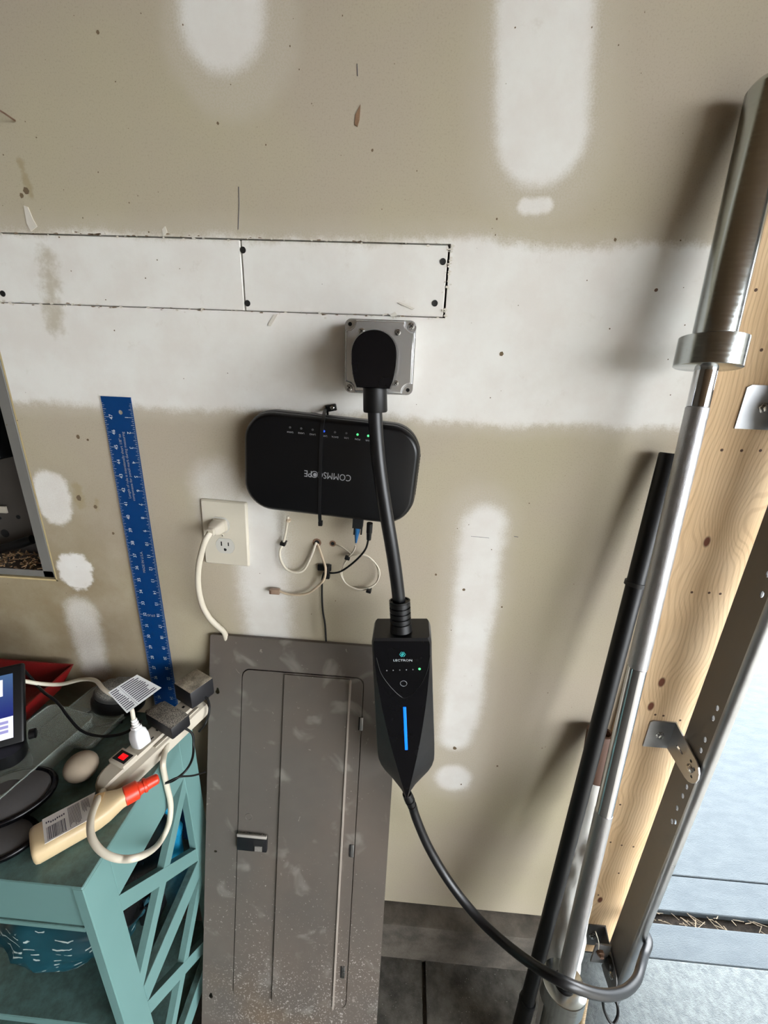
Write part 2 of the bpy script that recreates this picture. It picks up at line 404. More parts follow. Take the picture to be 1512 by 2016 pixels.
# ---------------------------------------------------------------- the room
PT, PB = (Py(0, 457).z+Py(885, 480).z)/2, (Py(0, 598).z+Py(878, 625).z)/2
PR, PM = Py(882, 550).x, Py(478, 550).x; PL = -1.2
HX, HB, HT = -.665, Py(60, 1141).z, PB-.03
ZB = .14; JX0, JX1 = .447, .597; T = .0127
g = G()
for a in ((-2.6, PT, JX0, 2.6), (PR, PB, JX0, PT), (-2.6, PB, PL, PT), (-2.6, HT, JX0, PB), (HX, HB, JX0, HT), (-2.6, HB, -1.05, HT), (-2.6, ZB, JX0, HB)):
    g.box((a[0], 0, a[1]), (a[2], T, a[3]))
wall = struct('wall_front', g, m_wall, 'unpainted drywall with pale feathered joint compound')
g = G().box((-2.6, .10, 0), (JX0+.04, .14, 2.6)).box((JX0, .02, 0), (JX1, .14, 2.6)).box((JX1, -.02, 2.25), (3.15, .14, 2.6)).box((3.04, 0, 0), (3.15, .14, 2.6))
struct('wall_exterior', g, m_int)
# drywall patches screwed into the cut-out
for x0, x1, scr in ((PL+.003, PM-.0009, ((5, 578), (478, 492))), (PM+.0009, PR-.0030, ((487, 597), (872, 515), (856, 597)))):
    gg = G().rbox((x0, .0006, PB+.0014), (x1, .0115, PT-.0016), .0012, 1)
    p = obj('drywall_patch', gg, m_wall, wall, 0)
    for s in scr:
        c = Py(*s); k = G().lathe(c+Vector((0, .002, 0)), -Y_, [(0, .0040), (.0018, .0045), (.0022, .0042), (.0019, .0010), (.0019, 0)], 14)
        obj('screw', k, m_dkscrew, p)
# curls of dried compound and torn paper
def flake(pts, mat, name, par, th=.0015, Y=0.):
    L = [Py(a, b, Y) for a, b in pts]; k = G().loft([[q for q in L], [q-Y_*th for q in L]]); return obj(name, k, mat, par, 0)
m_mud = M('dried compound', (206, 200, 188), .85, bump=.4)
for pts in (((48, 405), (56, 408), (66, 432), (74, 446), (62, 456), (54, 440)), ((320, 452), (326, 446), (330, 458), (322, 466)),
            ((527, 640), (540, 620), (548, 618), (533, 642)), ((782, 596), (786, 594), (816, 607), (812, 610)), ((767, 619), (778, 614), (783, 622), (770, 624))):
    flake(pts, m_mud, 'compound_curl', wall)
flake(((700, 226), (706, 214), (710, 206), (708, 236), (704, 250), (698, 246)), M('torn paper', (128, 100, 76), .9, var=.4, scale=120), 'torn_paper', wall, .001)
cr = G()
for _ in range(170):                                   # crumbs of broken gypsum caught along the patch cuts
    if random.random() < .8: c = Vector((random.uniform(-.80, PR), 0, random.choice((PT, PB))+random.gauss(0, .0018)))
    else: c = Vector((PR+random.gauss(0, .0022), 0, random.uniform(PB, PT)))
    k = random.uniform(.0006, .0022); cr.prism([(k*random.uniform(.6, 1.8)*math.cos(a*PI/3), k*random.uniform(.5, 1.)*math.sin(a*PI/3)) for a in range(6)], c, X_, Z_, -Y_, -.0012, random.uniform(.0004, .0016))
obj('gypsum_crumbs', cr, m_mud, wall, 0, kind='stuff')
tn = G()
for _ in range(60):
    c = Vector((random.uniform(-.80, PR), 0, random.choice((PT, PT, PB))+random.gauss(0, .0012))); k = random.uniform(.0008, .0024)
    tn.prism([(k*random.uniform(.8, 2.6)*math.cos(a*PI/3), k*random.uniform(.3, .7)*math.sin(a*PI/3)) for a in range(6)], c, X_, Z_, -Y_, -.0008, .0004)
obj('torn_paper_bits', tn, M('torn brown paper', (122, 104, 84), .9, var=.3), wall, 0, kind='stuff')
gs = G()
spots = [(193, 64, 2), (429, 243, 1.6), (733, 296, 1.6), (52, 376, 4), (43, 385, 3), (1211, 472, 2), (978, 431, 1.3), (913, 1161, 2.6), (895, 1473, 4), (908, 1544, 1.6), (858, 1131, 2), (988, 1195, 1.5), (154, 860, 3), (173, 866, 2), (155, 980, 5), (188, 998, 3), (223, 1050, 2.4), (979, 1508, 2), (987, 697, 3)]
for _ in range(150): spots.append((random.uniform(0, 1400), random.uniform(0, 1760), random.uniform(.3, 1.0)))
for x, y, r in spots:
    c = Py(x, y); r *= .0009; gs.prism([(r*(1+.4*random.random())*math.cos(a*PI/3), r*(1+.6*random.random())*math.sin(a*PI/3)) for a in range(6)], c, X_, Z_, -Y_, -.0004, .0003)
obj('speck_marks', gs, M('brown specks', (104, 88, 66), .9), wall, 0, kind='stuff')
g = G()
for pts in (((470, 368), (471, 400), (469, 452)), ((703, 126), (704, 150)), ((1012, 1056), (1020, 1057))):
    g.tube([Py(*q)-Y_*.0004 for q in pts], .0005, 5)
g.tube([Py(745+440*0+x, y)-Y_*.0002 for x, y in ((182, 1056), (197, 1057), (218, 1059))], .0003, 5)
obj('pencil_lines', g, m_inkd, wall, 0, kind='stuff')
# curb, floor, opening
struct('baseboard_curb', G().rbox((-2.6, -.046, -.02), (JX0-.01, .10, ZB-.006), .006, 2), m_curb, 'rough concrete curb below the drywall', 30)
JO = Pz(834, 1890, 0).x
g = G().box((-2.6, -6, -.06), (JO-.005, -.046, 0)).box((JO+.005, -6, -.06), (JX0, -.046, 0)).box((JX0, -6, -.06), (3.15, .003, 0)).box((-2.6, -6, -.07), (3.15, .003, -.012))
struct('floor', g, m_floor, 'dark stained garage slab')
struct('floor_bounce', G().rbox((.62, -5.95, -.01), (3.12, -.44, .003), .001, 1), concrete('pale bounce concrete', (188, 183, 173), (168, 163, 154), sc=8, st=.3), 'pale floor slab added out of view to bounce daylight')  # unseen pale slab, added to bounce daylight onto the wall
struct('trim_added_eave', G().box((-2.7, .14, 2.5), (3.3, .80, 2.6)), m_int)  # unseen overhang, added to cut sky light on the driveway
struct('ceiling', G().box((-2.6, -6, 2.6), (3.3, .14, 2.7)), m_raft)
struct('wall_left', G().box((-2.7, -6, 0), (-2.6, .14, 2.7)), m_stack)
struct('wall_rear', G().box((-2.7, -6.1, 0), (3.25, -6, 2.7)), m_clutter)
g = G().box((3.15, -1.0, 0), (3.25, .14, 2.7)).box((3.15, -6, 0), (3.25, -5.6, 2.7)).box((3.15, -5.6, 2.5), (3.25, -1.0, 2.7))
struct('wall_right', g, m_int, 'side wall with a wide unseen doorway added for daylight')  # the doorway is added out of view to let side light in
# driveway: pieces parted by joints
y0, y1, y2 = Pz(1440, 1830, 0).y, Pz(1440, 1806, 0).y, Pz(1440, 1732, 0).y
dr = struct('driveway', G().box((-30, -30, -.30), (60, 60, -.075)), m_soil)
for a, b, m, z in (((JX0-.1, .006), (9, y0-.002), m_drive, 0), ((JX0-.1, y1+.004), (9, y2-.0015), m_drive, -.004), ((JX0-.1, y2+.0015), (9, 2.6), m_drive, -.004), ((-8, 2.61), (9, 9), m_drive, -.004), ((-8, 9.01), (9, 30), m_drive, -.004)):
    obj('slab', G().rbox((a[0], a[1], -.09), (b[0], b[1], z), .002, 1), m, dr, 0)
obj('slab', G().rbox((3.16, -8, -.09), (14, .0, -.002), .002, 1), m_drive2, dr, 0)
obj('sill', G().rbox((JX1-.12, -.42, -.05), (3.04, .004, .002), .002, 1), m_drive2, dr, 0)
obj('joint_fill', G().box((JX0, y0-.002, -.09), (9, y1+.006, -.022)), m_soil, dr, 0)
g = G()
for _ in range(110):
    x = random.uniform(.55, 1.5); y = random.uniform(y0+.002, y1); a = random.gauss(-.5, .5); l = random.uniform(.004, .018)
    c = Vector((x, y, -.012+random.random()*.008)); d = Vector((math.cos(a), math.sin(a), random.uniform(-.1, .1)))*l
    g.cyl(c-d, c+d, .0006+.0006*random.random(), None, 4)
obj('straw_bits', g, m_straw, dr, 0, kind='stuff')

# ---------------------------------------------------------------- door jamb, brackets and track
g = G().rbox((JX0, -.010, .032), (JX1, .020, 2.25), .002, 1)
jamb = struct('trim_jamb', g, m_wood, 'bare knotty pine board at the door opening', 30)
def nail(px, py, r=.0022, mat=None):
    c = Py(px, py, -.010); obj('nail_hole', G().lathe(c+Y_*.001, -Y_, [(0, r), (.0013, r*1.05), (.0014, r*.5)], 8), mat or m_rust, jamb)
for q in ((1421, 886), (1460, 887), (1497, 887), (1362, 1166), (1396, 1167), (1418, 1169), (1499, 689), (1292, 571), (1488, 571), (1290, 1407), (1306, 1409), (1339, 1418), (1202, 1658), (1224, 1664), (1247, 1667), (1218, 1719), (1178, 1762), (1221, 1584), (1157, 1853), (1173, 1851)): nail(*q)
def bracket(name, lab, z0, z1, xl, xf, depth, zdrop=.0, mat=m_galv, tip=True):
    """L bracket: leg on the jamb from xl to xf, other leg standing out towards the track"""
    t = thing(name, lab, 'bracket', (xf, -.010, (z0+z1)/2), 'track brackets on the jamb')
    hz = (z1-z0)/2; zc = (z0+z1)/2
    out = [(-(xf-xl), -hz), (0, -hz), (0, hz), (-(xf-xl)+.006, hz), (-(xf-xl), hz-.004)]
    sl = [(-(xf-xl)*.5+a, b) for a, b in rrect(.016, .006, .003, 3)]
    obj('mounting_leg', G().plate(out, [sl], (xf, -.010, zc), X_, Z_, -Y_, 0, .0025), mat, t, 0)
    n = 8; L = [(0, -hz), (0, hz)]+[(depth-hz*.8+hz*.8*math.sin(a*PI/n), zdrop+hz*.85*math.cos(a*PI/n)) for a in range(n+1)]
    holes = [circ(depth-.014, zdrop+.008, .003, 8), circ(depth-.014, zdrop-.010, .003, 8), circ(depth-.026, zdrop+.014, .003, 8), [(depth*.35+a, zdrop*.4+b) for a, b in rrect(.02, .005, .0024, 3)]]
    obj('standing_leg', G().plate(L, holes, (xf, -.0105, zc), -Y_, Z_, -X_, 0, .0025), mat, t, 0)
    c = Vector((xl+(xf-xl)*.5, -.0125, zc)); k = G().lathe(c, -Y_, [(0, .0085), (.0015, .0085), (.002, .0055), (.006, .0055), (.0065, .0035)], 6); obj('lag_screw', k, m_screw, t)
    c = Vector((xf-.0025, -.010-depth+.022, zc+zdrop)); k = G().lathe(c, -X_, [(0, .008), (.002, .0075), (.004, .004), (.0045, .0)], 12); obj('track_bolt', k, m_screw, t)
    return t
TX = .562
b0 = Py(1472, 757).z, Py(1446, 842).z
bracket('track_bracket', 'galvanised bracket highest on the pine jamb, cut by the picture edge', b0[1], b0[0], .494, TX-.003, .085)
b1 = Py(1310, 1412).z, Py(1285, 1458).z
bracket('track_bracket', 'galvanised bracket halfway up the pine jamb, beside the barbell', b1[1]-.004, b1[0], Py(1271, 1435).x-.004, TX-.003, .088, -.010)
b2 = Py(1160, 1812).z, Py(1150, 1842).z
bracket('track_bracket', 'galvanised bracket near the foot of the pine jamb', b2[1]-.01, b2[0]+.006, .506, TX-.003, .088, -.02, m_track)
trk = thing('door_track', 'dull galvanised garage door track with round holes beside pine jamb', 'track', (TX, -.08, .02))
prof = [(-.040, 0), (-.040, .010), (-.0425, .012), (-.044, .0), (-.047, -.0012)]
holes = []
for hz in (Px(1412, 1394, TX), Px(1404, 1414, TX), Px(1388, 1456, TX), Px(1380, 1477, TX), Px(1352, 1549, TX), Px(1344, 1567, TX), Px(1333, 1591, TX), Px(1329, 1618, TX), Px(1323, 1617, TX), Px(1512, 1130, TX), Px(1500, 1170, TX)):
    holes.append(circ(-hz.y if .05 < -hz.y < .085 else .068, hz.z, .0038, 10, .0055))
obj('web', G().plate([(.043, .03), (.090, .03), (.090, 2.2), (.043, 2.2)], holes, (TX, 0, 0), -Y_, Z_, X_, 0, .0018), m_track, trk, 0)
arc = [(TX+.010-.010*math.cos(a*PI/2/5), -.090-.010*math.sin(a*PI/2/5)) for a in range(6)]+[(TX+.015, -.0995), (TX+.018, -.096), (TX+.0188, -.090), (TX+.018, -.085)]
g = G().loft([[Vector((x, y, z)) for x, y in arc]+[Vector((x+.0016, y+.0010, z)) for x, y in arc[::-1]] for z in (.03, 2.2)])
obj('rolled_lip', g, m_galv, trk, 40)
g = G().box((TX+.0005, -.0446, .03), (TX+.034, -.043, 2.2)).box((TX+.0005, -.043, .03), (TX+.002, -.034, 2.2))
obj('rear_flange', g, m_track, trk, 0)

# ---------------------------------------------------------------- barbell, pole, cardboard roll
A, B = Py(1522, 160, -.033), Pz(1111, 1935, H-1.07); D = (B-A).normalized(); LB = (B-A).length
def tof(py):
    lo, hi = 0., LB+.4
    for _ in range(40):
        m = (lo+hi)/2
        if proj(A+D*m)[1] < py: lo = m
        else: hi = m
    return lo
tc, t1, t2, t3 = tof(664), tof(802), tof(1313), tof(1598)
LE = tc+.038
bar = thing('barbell', 'chrome weightlifting barbell leaning upright against the wall', 'barbell', A+D*(LB+.30))
SR = .0245
obj('sleeve', G().lathe(A, D, [(0, .018), (.004, SR-.003), (.009, SR), (tc+.003, SR)], 40), m_sleeve, bar, 40)
obj('collar', G().lathe(A+D*tc, D, [(0, .026), (0.0002, .0365), (.0012, .0385), (.0370, .0385), (.038, .0370), (.0385, .0135)], 48), m_sleeve, bar, 40)
R = .0133
for a, b, m, n in ((LE-.004, t1, m_chrome, 'polished_shaft'), (t1, t2, m_knurl, 'knurled_grip'), (t2, t3, m_chrome, 'polished_shaft'), (t3, LB+.004, m_knurl, 'knurled_grip')):
    rr = R if m is m_chrome else R+.0005
    obj(n, G().lathe(A+D*a, D, [(0, rr-.0006), (.0006, rr), (b-a-.0006, rr), (b-a, rr-.0006)], 32), m, bar, 40)
obj('bushing_ring', G().lathe(A+D*(LB-.003), D, [(0, .0145), (0, .018), (.004, .018), (.0045, .0145)], 28), m_black, bar, 40)
obj('collar', G().lathe(A+D*LB, D, [(0, .0145), (0.0002, .0365), (.0012, .0385), (.0370, .0385), (.038, .0370), (.0385, .0135)], 48), m_sleeve, bar, 40)
le = (H-1.425-B.z)/D.z
obj('sleeve', G().lathe(A+D*(LB+.038), D, [(0, SR), (le-.038-.008, SR), (le-.038-.002, SR-.003), (le-.038, .018)], 40), m_sleeve, bar, 40)
PA, PB2 = Py(1318, 892, -.0225), Pz(1012, 2072, .014); PD = (PB2-PA).normalized(); PLn = (PB2-PA).length
pole = thing('black_pole', 'matte black metal pole leaning behind the barbell', 'pole', PB2)
obj('shaft', G().lathe(PA, PD, [(0, .0125), (.002, .0140), (PLn-.16, .0140), (PLn-.16, .0140)], 28), m_black, pole, 40)
def topp(py):
    lo, hi = 0., PLn
    for _ in range(40):
        m = (lo+hi)/2
        if proj(PA+PD*m)[1] < py: lo = m
        else: hi = m
    return lo
tr = topp(1145)
obj('clamp_ring', G().lathe(PA+PD*tr, PD, [(0, .0142), (0, .0165), (.007, .0168), (.0075, .0142)], 28), m_dkscrew, pole, 40)
obj('foot_sleeve', G().lathe(PA+PD*(PLn-.165), PD, [(0, .0142), (.001, .0165), (.006, .0175), (.012, .0165), (.160, .0165), (.163, .014)], 28), m_black, pole, 40)
RA, RB2 = Py(1182, 1440, -.030), Pz(1098, 1960, .20); RD = (RB2-RA).normalized(); RLn = (RB2-RA).length
RE = (.012-RA.z)/RD.z
roll = tag(obj('cardboard_tube', G().lathe(RA, RD, [(.012, .018), (0, .0185), (0, .0235), (.001, .024), (RE, .024)], 28), m_brown, None, 40), 'brown cardboard tube standing behind the black pole', 'tube')
# crumpled clear film around the tube
g = G(); u, v = basis(RD); rings = []
f0, f1 = .095, RE-.02
for i in range(46):
    t = f0+(f1-f0)*i/45; ring = []
    for j in range(40):
        a = 2*PI*j/40; n_ = noise.noise(Vector((math.cos(a)*1.6, math.sin(a)*1.6, t*18)))+.5*noise.noise(Vector((math.cos(a)*4, math.sin(a)*4, t*55)))
        grow = min(1, (t-f0)/.12)
        ring.append(RA+RD*t+(u*math.cos(a)+v*math.sin(a))*(.0265+grow*(.006+.007*n_)))
    rings.append(ring)
for r_ in rings:
    for q in range(len(r_)):
        if r_[q].y > -.003: r_[q].y = -.003
g.loft(rings, cap=False)
tag(obj('plastic_wrap', g, m_film, None, 50), 'crumpled clear plastic film wrapped around the cardboard tube', 'plastic film')

# ---------------------------------------------------------------- electrical box with plug-in outlet
bc = Py(746, 704, -.05); BY = -.050; hs = .0508
def disc_notch(s, r, n=6):
    """square outline with the four corners bitten out by a round"""
    P = []
    for sx, sy, a0 in ((1, 1, 0), (-1, 1, 1), (-1, -1, 2), (1, -1, 3)):
        cx, cy = sx*s, sy*s
        for i in range(n+1):
            a = PI*1.5-PI/2*i/n+a0*PI/2
            P.append((cx+r*math.cos(a), cy+r*math.sin(a)))
    return P
box = thing('electrical_box', 'square stamped steel electrical box on the wall above the modem', 'electrical box', (bc.x, 0, bc.z-hs))
BC = Vector((bc.x, 0, bc.z))
obj('housing', G().loft([[BC+X_*a*.97+Z_*b*.97-Y_*t for a, b in rrect(2*hs, 2*hs, .008)] for t in (.0005, .036)]), m_galv, box, 30)
base = [(a, b) for a, b in rrect(2*hs, 2*hs, .009)]
hl = [circ(sx*.0435, sy*.0435, .0028, 10) for sx, sy in ((-1, 1), (1, -1))]
obj('cover_flange', G().plate(base, hl, BC, X_, Z_, -Y_, .036, .0385), m_zinc, box, 30)
N = disc_notch(hs-.0012, .0145)
rings = []
for sc_, t in ((1., .0380), (.985, .0400), (.972, .0475), (.955, .0495), (.935, .0500)):
    rings.append([BC+X_*a*sc_+Z_*b*sc_-Y_*t for a, b in N])
g = G(); g.loft(rings, cap=False)
hole = circ(0, 0, .0265, 32)
g.plate([(a*.935, b*.935) for a, b in N], [hole], BC, X_, Z_, -Y_, .0488, .0500)
obj('raised_cover', g, m_zinc, box, 50)
rec = obj('receptacle', G().lathe(BC-Y_*.038, -Y_, [(0, .026), (.0125, .026), (.0135, .0255), (.0136, .020), (.0120, .019), (.012, 0)], 36), m_black, box, 40)
def pan(c, r, name='screw', par=None, mat=None, n=-Y_):
    u, v = (X_, Z_) if abs(n.y) > .5 else basis(n)
    o = obj(name, G().lathe(c, n, [(0, r), (r*.25, r*.98), (r*.5, r*.7), (r*.55, r*.0)], 16), mat or m_screw, par)
    k = G(); k.obox(c+n*r*.53, (u+v).normalized(), (v-u).normalized(), n, r*.62, r*.13, r*.08); k.obox(c+n*r*.53, (v-u).normalized(), (u+v).normalized(), n, r*.62, r*.13, r*.08)
    obj('cross_slot', k, m_dkscrew, o, 0)
for sx, sy in ((1, 1), (-1, -1)): pan(BC+Vector((sx*.0435, -.0385, sy*.0435)), .0048, par=box)
for sx, sy in ((-1, 1), (1, 1), (1, -1), (-1, -1)): pan(BC+Vector((sx*.0255, -.0498, sy*.0340)), .0042, par=box)
for sx, sy in ((-1, 1), (1, -1)): obj('screw_hole', G().cyl(BC+Vector((sx*.0435, -.030, sy*.0435)), BC+Vector((sx*.0435, -.0372, sy*.0435)), .0030, None, 12), m_dark, box)

# ---------------------------------------------------------------- vehicle charger: plug, cables and control box
PYF = -.118
ev = thing('ev_charger', 'black vehicle charger plugged into the steel box, cable hanging in front of wall', 'charger', Py(803, 1575, -.15))
# plug head: rounded tombstone outline
c0 = Py(736, 708, PYF); sc = (Py(782, 708, PYF)-Py(690, 708, PYF)).length/92
def plug_outline(k=1.):
    P = []
    for a in range(0, 25):
        an = PI*a/24; P.append((46*k*math.cos(an), 8+48*k*math.sin(an)**.85 if 0 < a < 24 else 8))
    P += [(-45.6*k, -10), (-43*k, -28), (-39.5*k, -42), (-35*k, -55*k), (35*k, -55*k), (39.5*k, -42), (43*k, -28), (45.6*k, -10)]
    return P
g = G(); rings = []
for k, t in ((.90, 0), (.97, .008), (1., .014), (1., .050), (.985, .055), (.95, .0575)):
    rings.append([Vector((c0.x, -.052-t*1.15, c0.z))+(X_*a+Z_*b)*sc for a, b in plug_outline(k)])
g.loft(rings); plug = obj('plug', g, m_gloss, ev, 45)
q0, q1 = Py(738, 758, -.098), Py(739, 811, -.098)
rr = (Py(762, 790, -.098)-Py(714, 790, -.098)).length/2
obj('strain_collar', G().lathe(q0, q1-q0, [(0, rr*.94), (.004, rr*.97), ((q1-q0).length-.002, rr), ((q1-q0).length, rr*.95), ((q1-q0).length+.0002, rr*.5)], 28), m_black, plug, 40)
path = [Py(738, 806, -.099), Py(741, 860, -.101), Py(748, 930, -.106), Py(760, 1010, -.112), Py(771, 1075, -.117), Py(780, 1135, -.120), Py(787, 1195, -.122)]
rc = (Py(754, 880, -.10)-Py(726, 880, -.10)).length/2
obj('supply_cable', G().tube(catmull(path), rc, 20), m_rubber, ev, 60)
# control box along its own axis
CT, CB = Py(790, 1258, -.152), Py(801, 1573, -.152); ax = (CB-CT); CL = ax.length; ax.normalize()
cu = (X_-ax*X_.dot(ax)).normalized(); cn = ax.cross(cu).normalized()
if cn.y > 0: cn = -cn
W0 = (Py(849, 1280, -.135)-Py(734, 1280, -.135)).length/2; W1 = (Py(856, 1502, -.115)-Py(747, 1502, -.115)).length/2
CO = CT-cn*.054
secs = []
for t in (0, .012, .03, .06, .10, .15, .2, .3, .4, .5, .6, .7, .78, .82, .86, .90, .94, .97, .99, 1.):
    wv = W0+(W1-W0)*min(1, max(0, (t-.1)/.6))
    if t < .03: wv *= .93+.07*(t/.03)**.5
    if t > .80: wv = W1+(.010-W1)*((t-.80)/.20)**1.9
    fv = wv*.93 if t < .1 else max(.0012, wv*.93*(1-((t-.1)/.9)**1.35)) if t < .8 else max(.0012, W1*.93*(1-((t-.1)/.9)**1.35))
    fv = min(fv, wv*.95); df = .054 if t > .011 else .0515
    de = df-.004 if t < .12 else df-.004-.024*min(1, (t-.12)/.7)
    o = CO+ax*(CL*t)
    secs.append([o+cu*a+cn*b for a, b in ((-wv*.94, 0), (-wv, .006), (-wv, de-.003), (-wv*.985, de), (-fv, df), (fv, df), (wv*.985, de), (wv, de-.003), (wv, .006), (wv*.94, 0))])
def FC(px, py): return None
ctl = obj('control_box', G().loft(secs), m_facet, ev, 24)
ctl.data.materials.append(m_gloss)
for p in ctl.data.polygons:      # the flat kite-shaped front is a gloss insert
    vs_ = [ctl.data.vertices[i].co for i in p.vertices]; c_ = sum(vs_, Vector())/len(vs_)
    if all(abs((v_-CO).dot(cn)-.054) < .0005 for v_ in vs_): p.material_index = 1
CF = CO+cn*.0543
def onfront(px, py, off=.0):
    d = ray(px, py); o = CF+cn*off; t = (o-CAM).dot(cn)/d.dot(cn); return CAM+d*t
def flatdisc(px, py, r, mat, name, par, off=.0003):
    c = onfront(px, py); obj(name, G().cyl(c-cn*.001, c+cn*off, r, None, 14), mat, par)
a_, b_ = onfront(796.5, 1392), onfront(800, 1476)
g = G(); hw = .0024; d_ = (b_-a_).normalized(); s_ = d_.cross(cn)
g.obox((a_+b_)/2, s_, d_, cn, hw, (b_-a_).length/2, .0008, .0006, 2)
obj('light_bar', g, m_bluelit, ctl, 40, label='glowing blue status bar')
for i, x in enumerate((761.5, 774, 787, 800, 813)): flatdisc(x, 1320.2-.5*i, .0009, m_inkg, 'indicator_dot', ctl)
flatdisc(826, 1317, .0019, m_green, 'indicator_lamp', ctl)
c = onfront(794.5, 1345.5); rad = (onfront(801, 1345.5)-c).length
g = G().tube([c+cn*.0002+(cu*math.cos(a*PI/12)+ax*math.sin(a*PI/12))*rad for a in range(25)], .0004, 6); obj('button_ring', g, m_inkg, ctl)
g = G(); addtext(g, 'LECTRON', .0055, onfront(793, 1300)+cn*.0004, cu, -ax, 1.2); obj('brand_lettering', g, m_ink, ctl, 0)
g = G(); c = onfront(792.5, 1288)+cn*.0004
for k in range(6):
    a = k*PI/3; p1 = c+(cu*math.cos(a)+ax*math.sin(a))*.0030
    g.tube([p1+(cu*math.cos(q*PI/4)+ax*math.sin(q*PI/4))*.0016 for q in range(9)], .0003, 5)
g.tube([c+cu*.0015-ax*.003, c-cu*.001, c+cu*.001, c-cu*.0015+ax*.003], .0005, 5)
obj('brand_emblem', g, m_teallogo, ctl, 0)
pts = [onfront(*q) for q in ((741, 1295), (750, 1325), (767, 1350), (786, 1369), (797, 1374), (812, 1366), (830, 1345), (842, 1318), (847, 1290))]
obj('panel_seam', G().tube(catmull(pts, 5), .00035, 5), m_facet, ctl)
g0 = onfront(789, 1258)-cn*.022; g1 = Py(787, 1184, -.122)
d_ = (g1-g0); Lg = d_.length; prof_ = [(0, rc*1.75)]
for i in range(5):
    s0 = .012+i*.0085; prof_ += [(s0, rc*1.62), (s0+.0002, rc*1.40), (s0+.0028, rc*1.40), (s0+.003, rc*1.62)]
prof_ += [(Lg-.004, rc*1.55), (Lg, rc*1.42), (Lg+.0002, rc*.9)]
obj('upper_gland', G().lathe(g0, d_, prof_, 26), m_black, ctl, 30)
g0 = Py(801, 1562, -.128); g1 = Py(814, 1592, -.128); d_ = g1-g0; Lg = d_.length
obj('lower_gland', G().lathe(g0, d_, [(0, .0085), (Lg*.3, .0095), (Lg*.32, .0080), (Lg*.42, .0080), (Lg*.44, .0092), (Lg*.62, .0088), (Lg*.64, .0075), (Lg*.74, .0075), (Lg*.76, .0086), (Lg, .0080)], 22), m_black, ctl, 30)
path = [Py(811, 1585, -.127), Py(822, 1618, -.130), Py(846, 1672, -.138), Py(886, 1738, -.155), Py(940, 1806, -.185), Py(1005, 1866, -.225), Py(1070, 1912, -.265), Py(1125, 1940, -.280), Py(1182, 1958, -.268), Py(1224, 1954, -.240), Py(1251, 1932, -.205), Py(1262, 1902, -.168), Py(1268, 1882, -.130), Vector((.594, -.088, .262)), Vector((.612, -.03, .20)), Vector((.63, .05, .07)), Vector((.66, .14, .012))]
obj('vehicle_cable', G().tube(catmull(path), .0083, 18), m_rubber, ev, 60)

# ---------------------------------------------------------------- modem on the wall with its strap
RYF = -.050
ra = -math.atan2(.010+.004, .22)                    # hung slightly askew
ru = Vector((math.cos(ra), 0, math.sin(ra))); rv = Vector((-math.sin(ra), 0, math.cos(ra)))
rc_ = Py(650, 927, RYF); RO = Vector((rc_.x-.001, 0, rc_.z+.001)); RW, RH = .276, .160
modem = thing('modem', 'black rounded modem hung upside down on the wall', 'modem', RO-rv*RH/2)
def rr_ring(w_, h_, r, y, dx=0, dz=0): return [RO+ru*(a+dx)+rv*(b+dz)+Vector((0, y, 0)) for a, b in rrect(w_, h_, r, 10)]
obj('back_shell', G().loft([rr_ring(RW*.96, RH*.94, .040, -.004), rr_ring(RW, RH, .046, -.010), rr_ring(RW+.002, RH+.002, .047, -.030), rr_ring(RW, RH, .046, -.034)]), m_routeredge, modem, 40)
shell = obj('front_shell', G().loft([rr_ring(RW-.004, RH-.004, .044, -.0335), rr_ring(RW-.001, RH-.001, .046, -.038), rr_ring(RW-.003, RH-.003, .045, -.045), rr_ring(RW-.012, RH-.012, .041, -.0495), rr_ring(RW-.016, RH-.016, .039, RYF)]), m_router, modem, 40)
for i in range(13):
    z = .034-.0052*i; c = RO+ru*(RW/2+.0004)+rv*z+Vector((0, -.022, 0)); obj('vent_slot', G().obox(c, ru, rv, Y_, .0012, .0014, .008), m_dark, modem, 0)
def onm(px, py, off=.0): return Py(px, py, RYF-off)
for (x, y), m, t in (((571, 841.5), m_dim, 'LAN4'), ((593, 843.5), m_dim, 'LAN3'), ((615.5, 846), m_dim, 'LAN2'), ((638, 849), m_bluedim, 'LAN1'), ((659.5, 851), m_dim, 'DATA'), ((682, 853), m_dim, 'LOS'), ((704, 855.5), m_green, 'PON'), ((725, 858), m_green, 'PWR')):
    c = onm(x, y); obj('indicator_lamp', G().cyl(c+Y_*.001, c-Y_*.0004, .0017, None, 12), m, shell)
    g = G(); addtext(g, t, .0036, onm(x, y+9.2, .0004), -ru, -rv, 1.1); obj('lamp_lettering', g, m_inkg, shell, 0)
g = G(); addtext(g, 'COMMSC', .0150, onm(658.5, 937.5, .0004), -ru, -rv, .84); addtext(g, 'PE', .0150, onm(606.5, 932, .0004), -ru, -rv, .84)
c = onm(619, 934, .0004); g.tube([c+(ru*math.cos(a*PI/10)+rv*math.sin(a*PI/10))*.0050 for a in range(21)], .0006, 5)
g.prism(circ(.001, -.0005, .0030, 14), c, ru, rv, -Y_, 0, .0003)
obj('brand_lettering', g, m_inkg, shell, 0)
obj('port', G().obox(onm(702, 1036)+Y_*.022, ru, rv, Y_, .0085, .010, .008), m_dark, modem, 0)
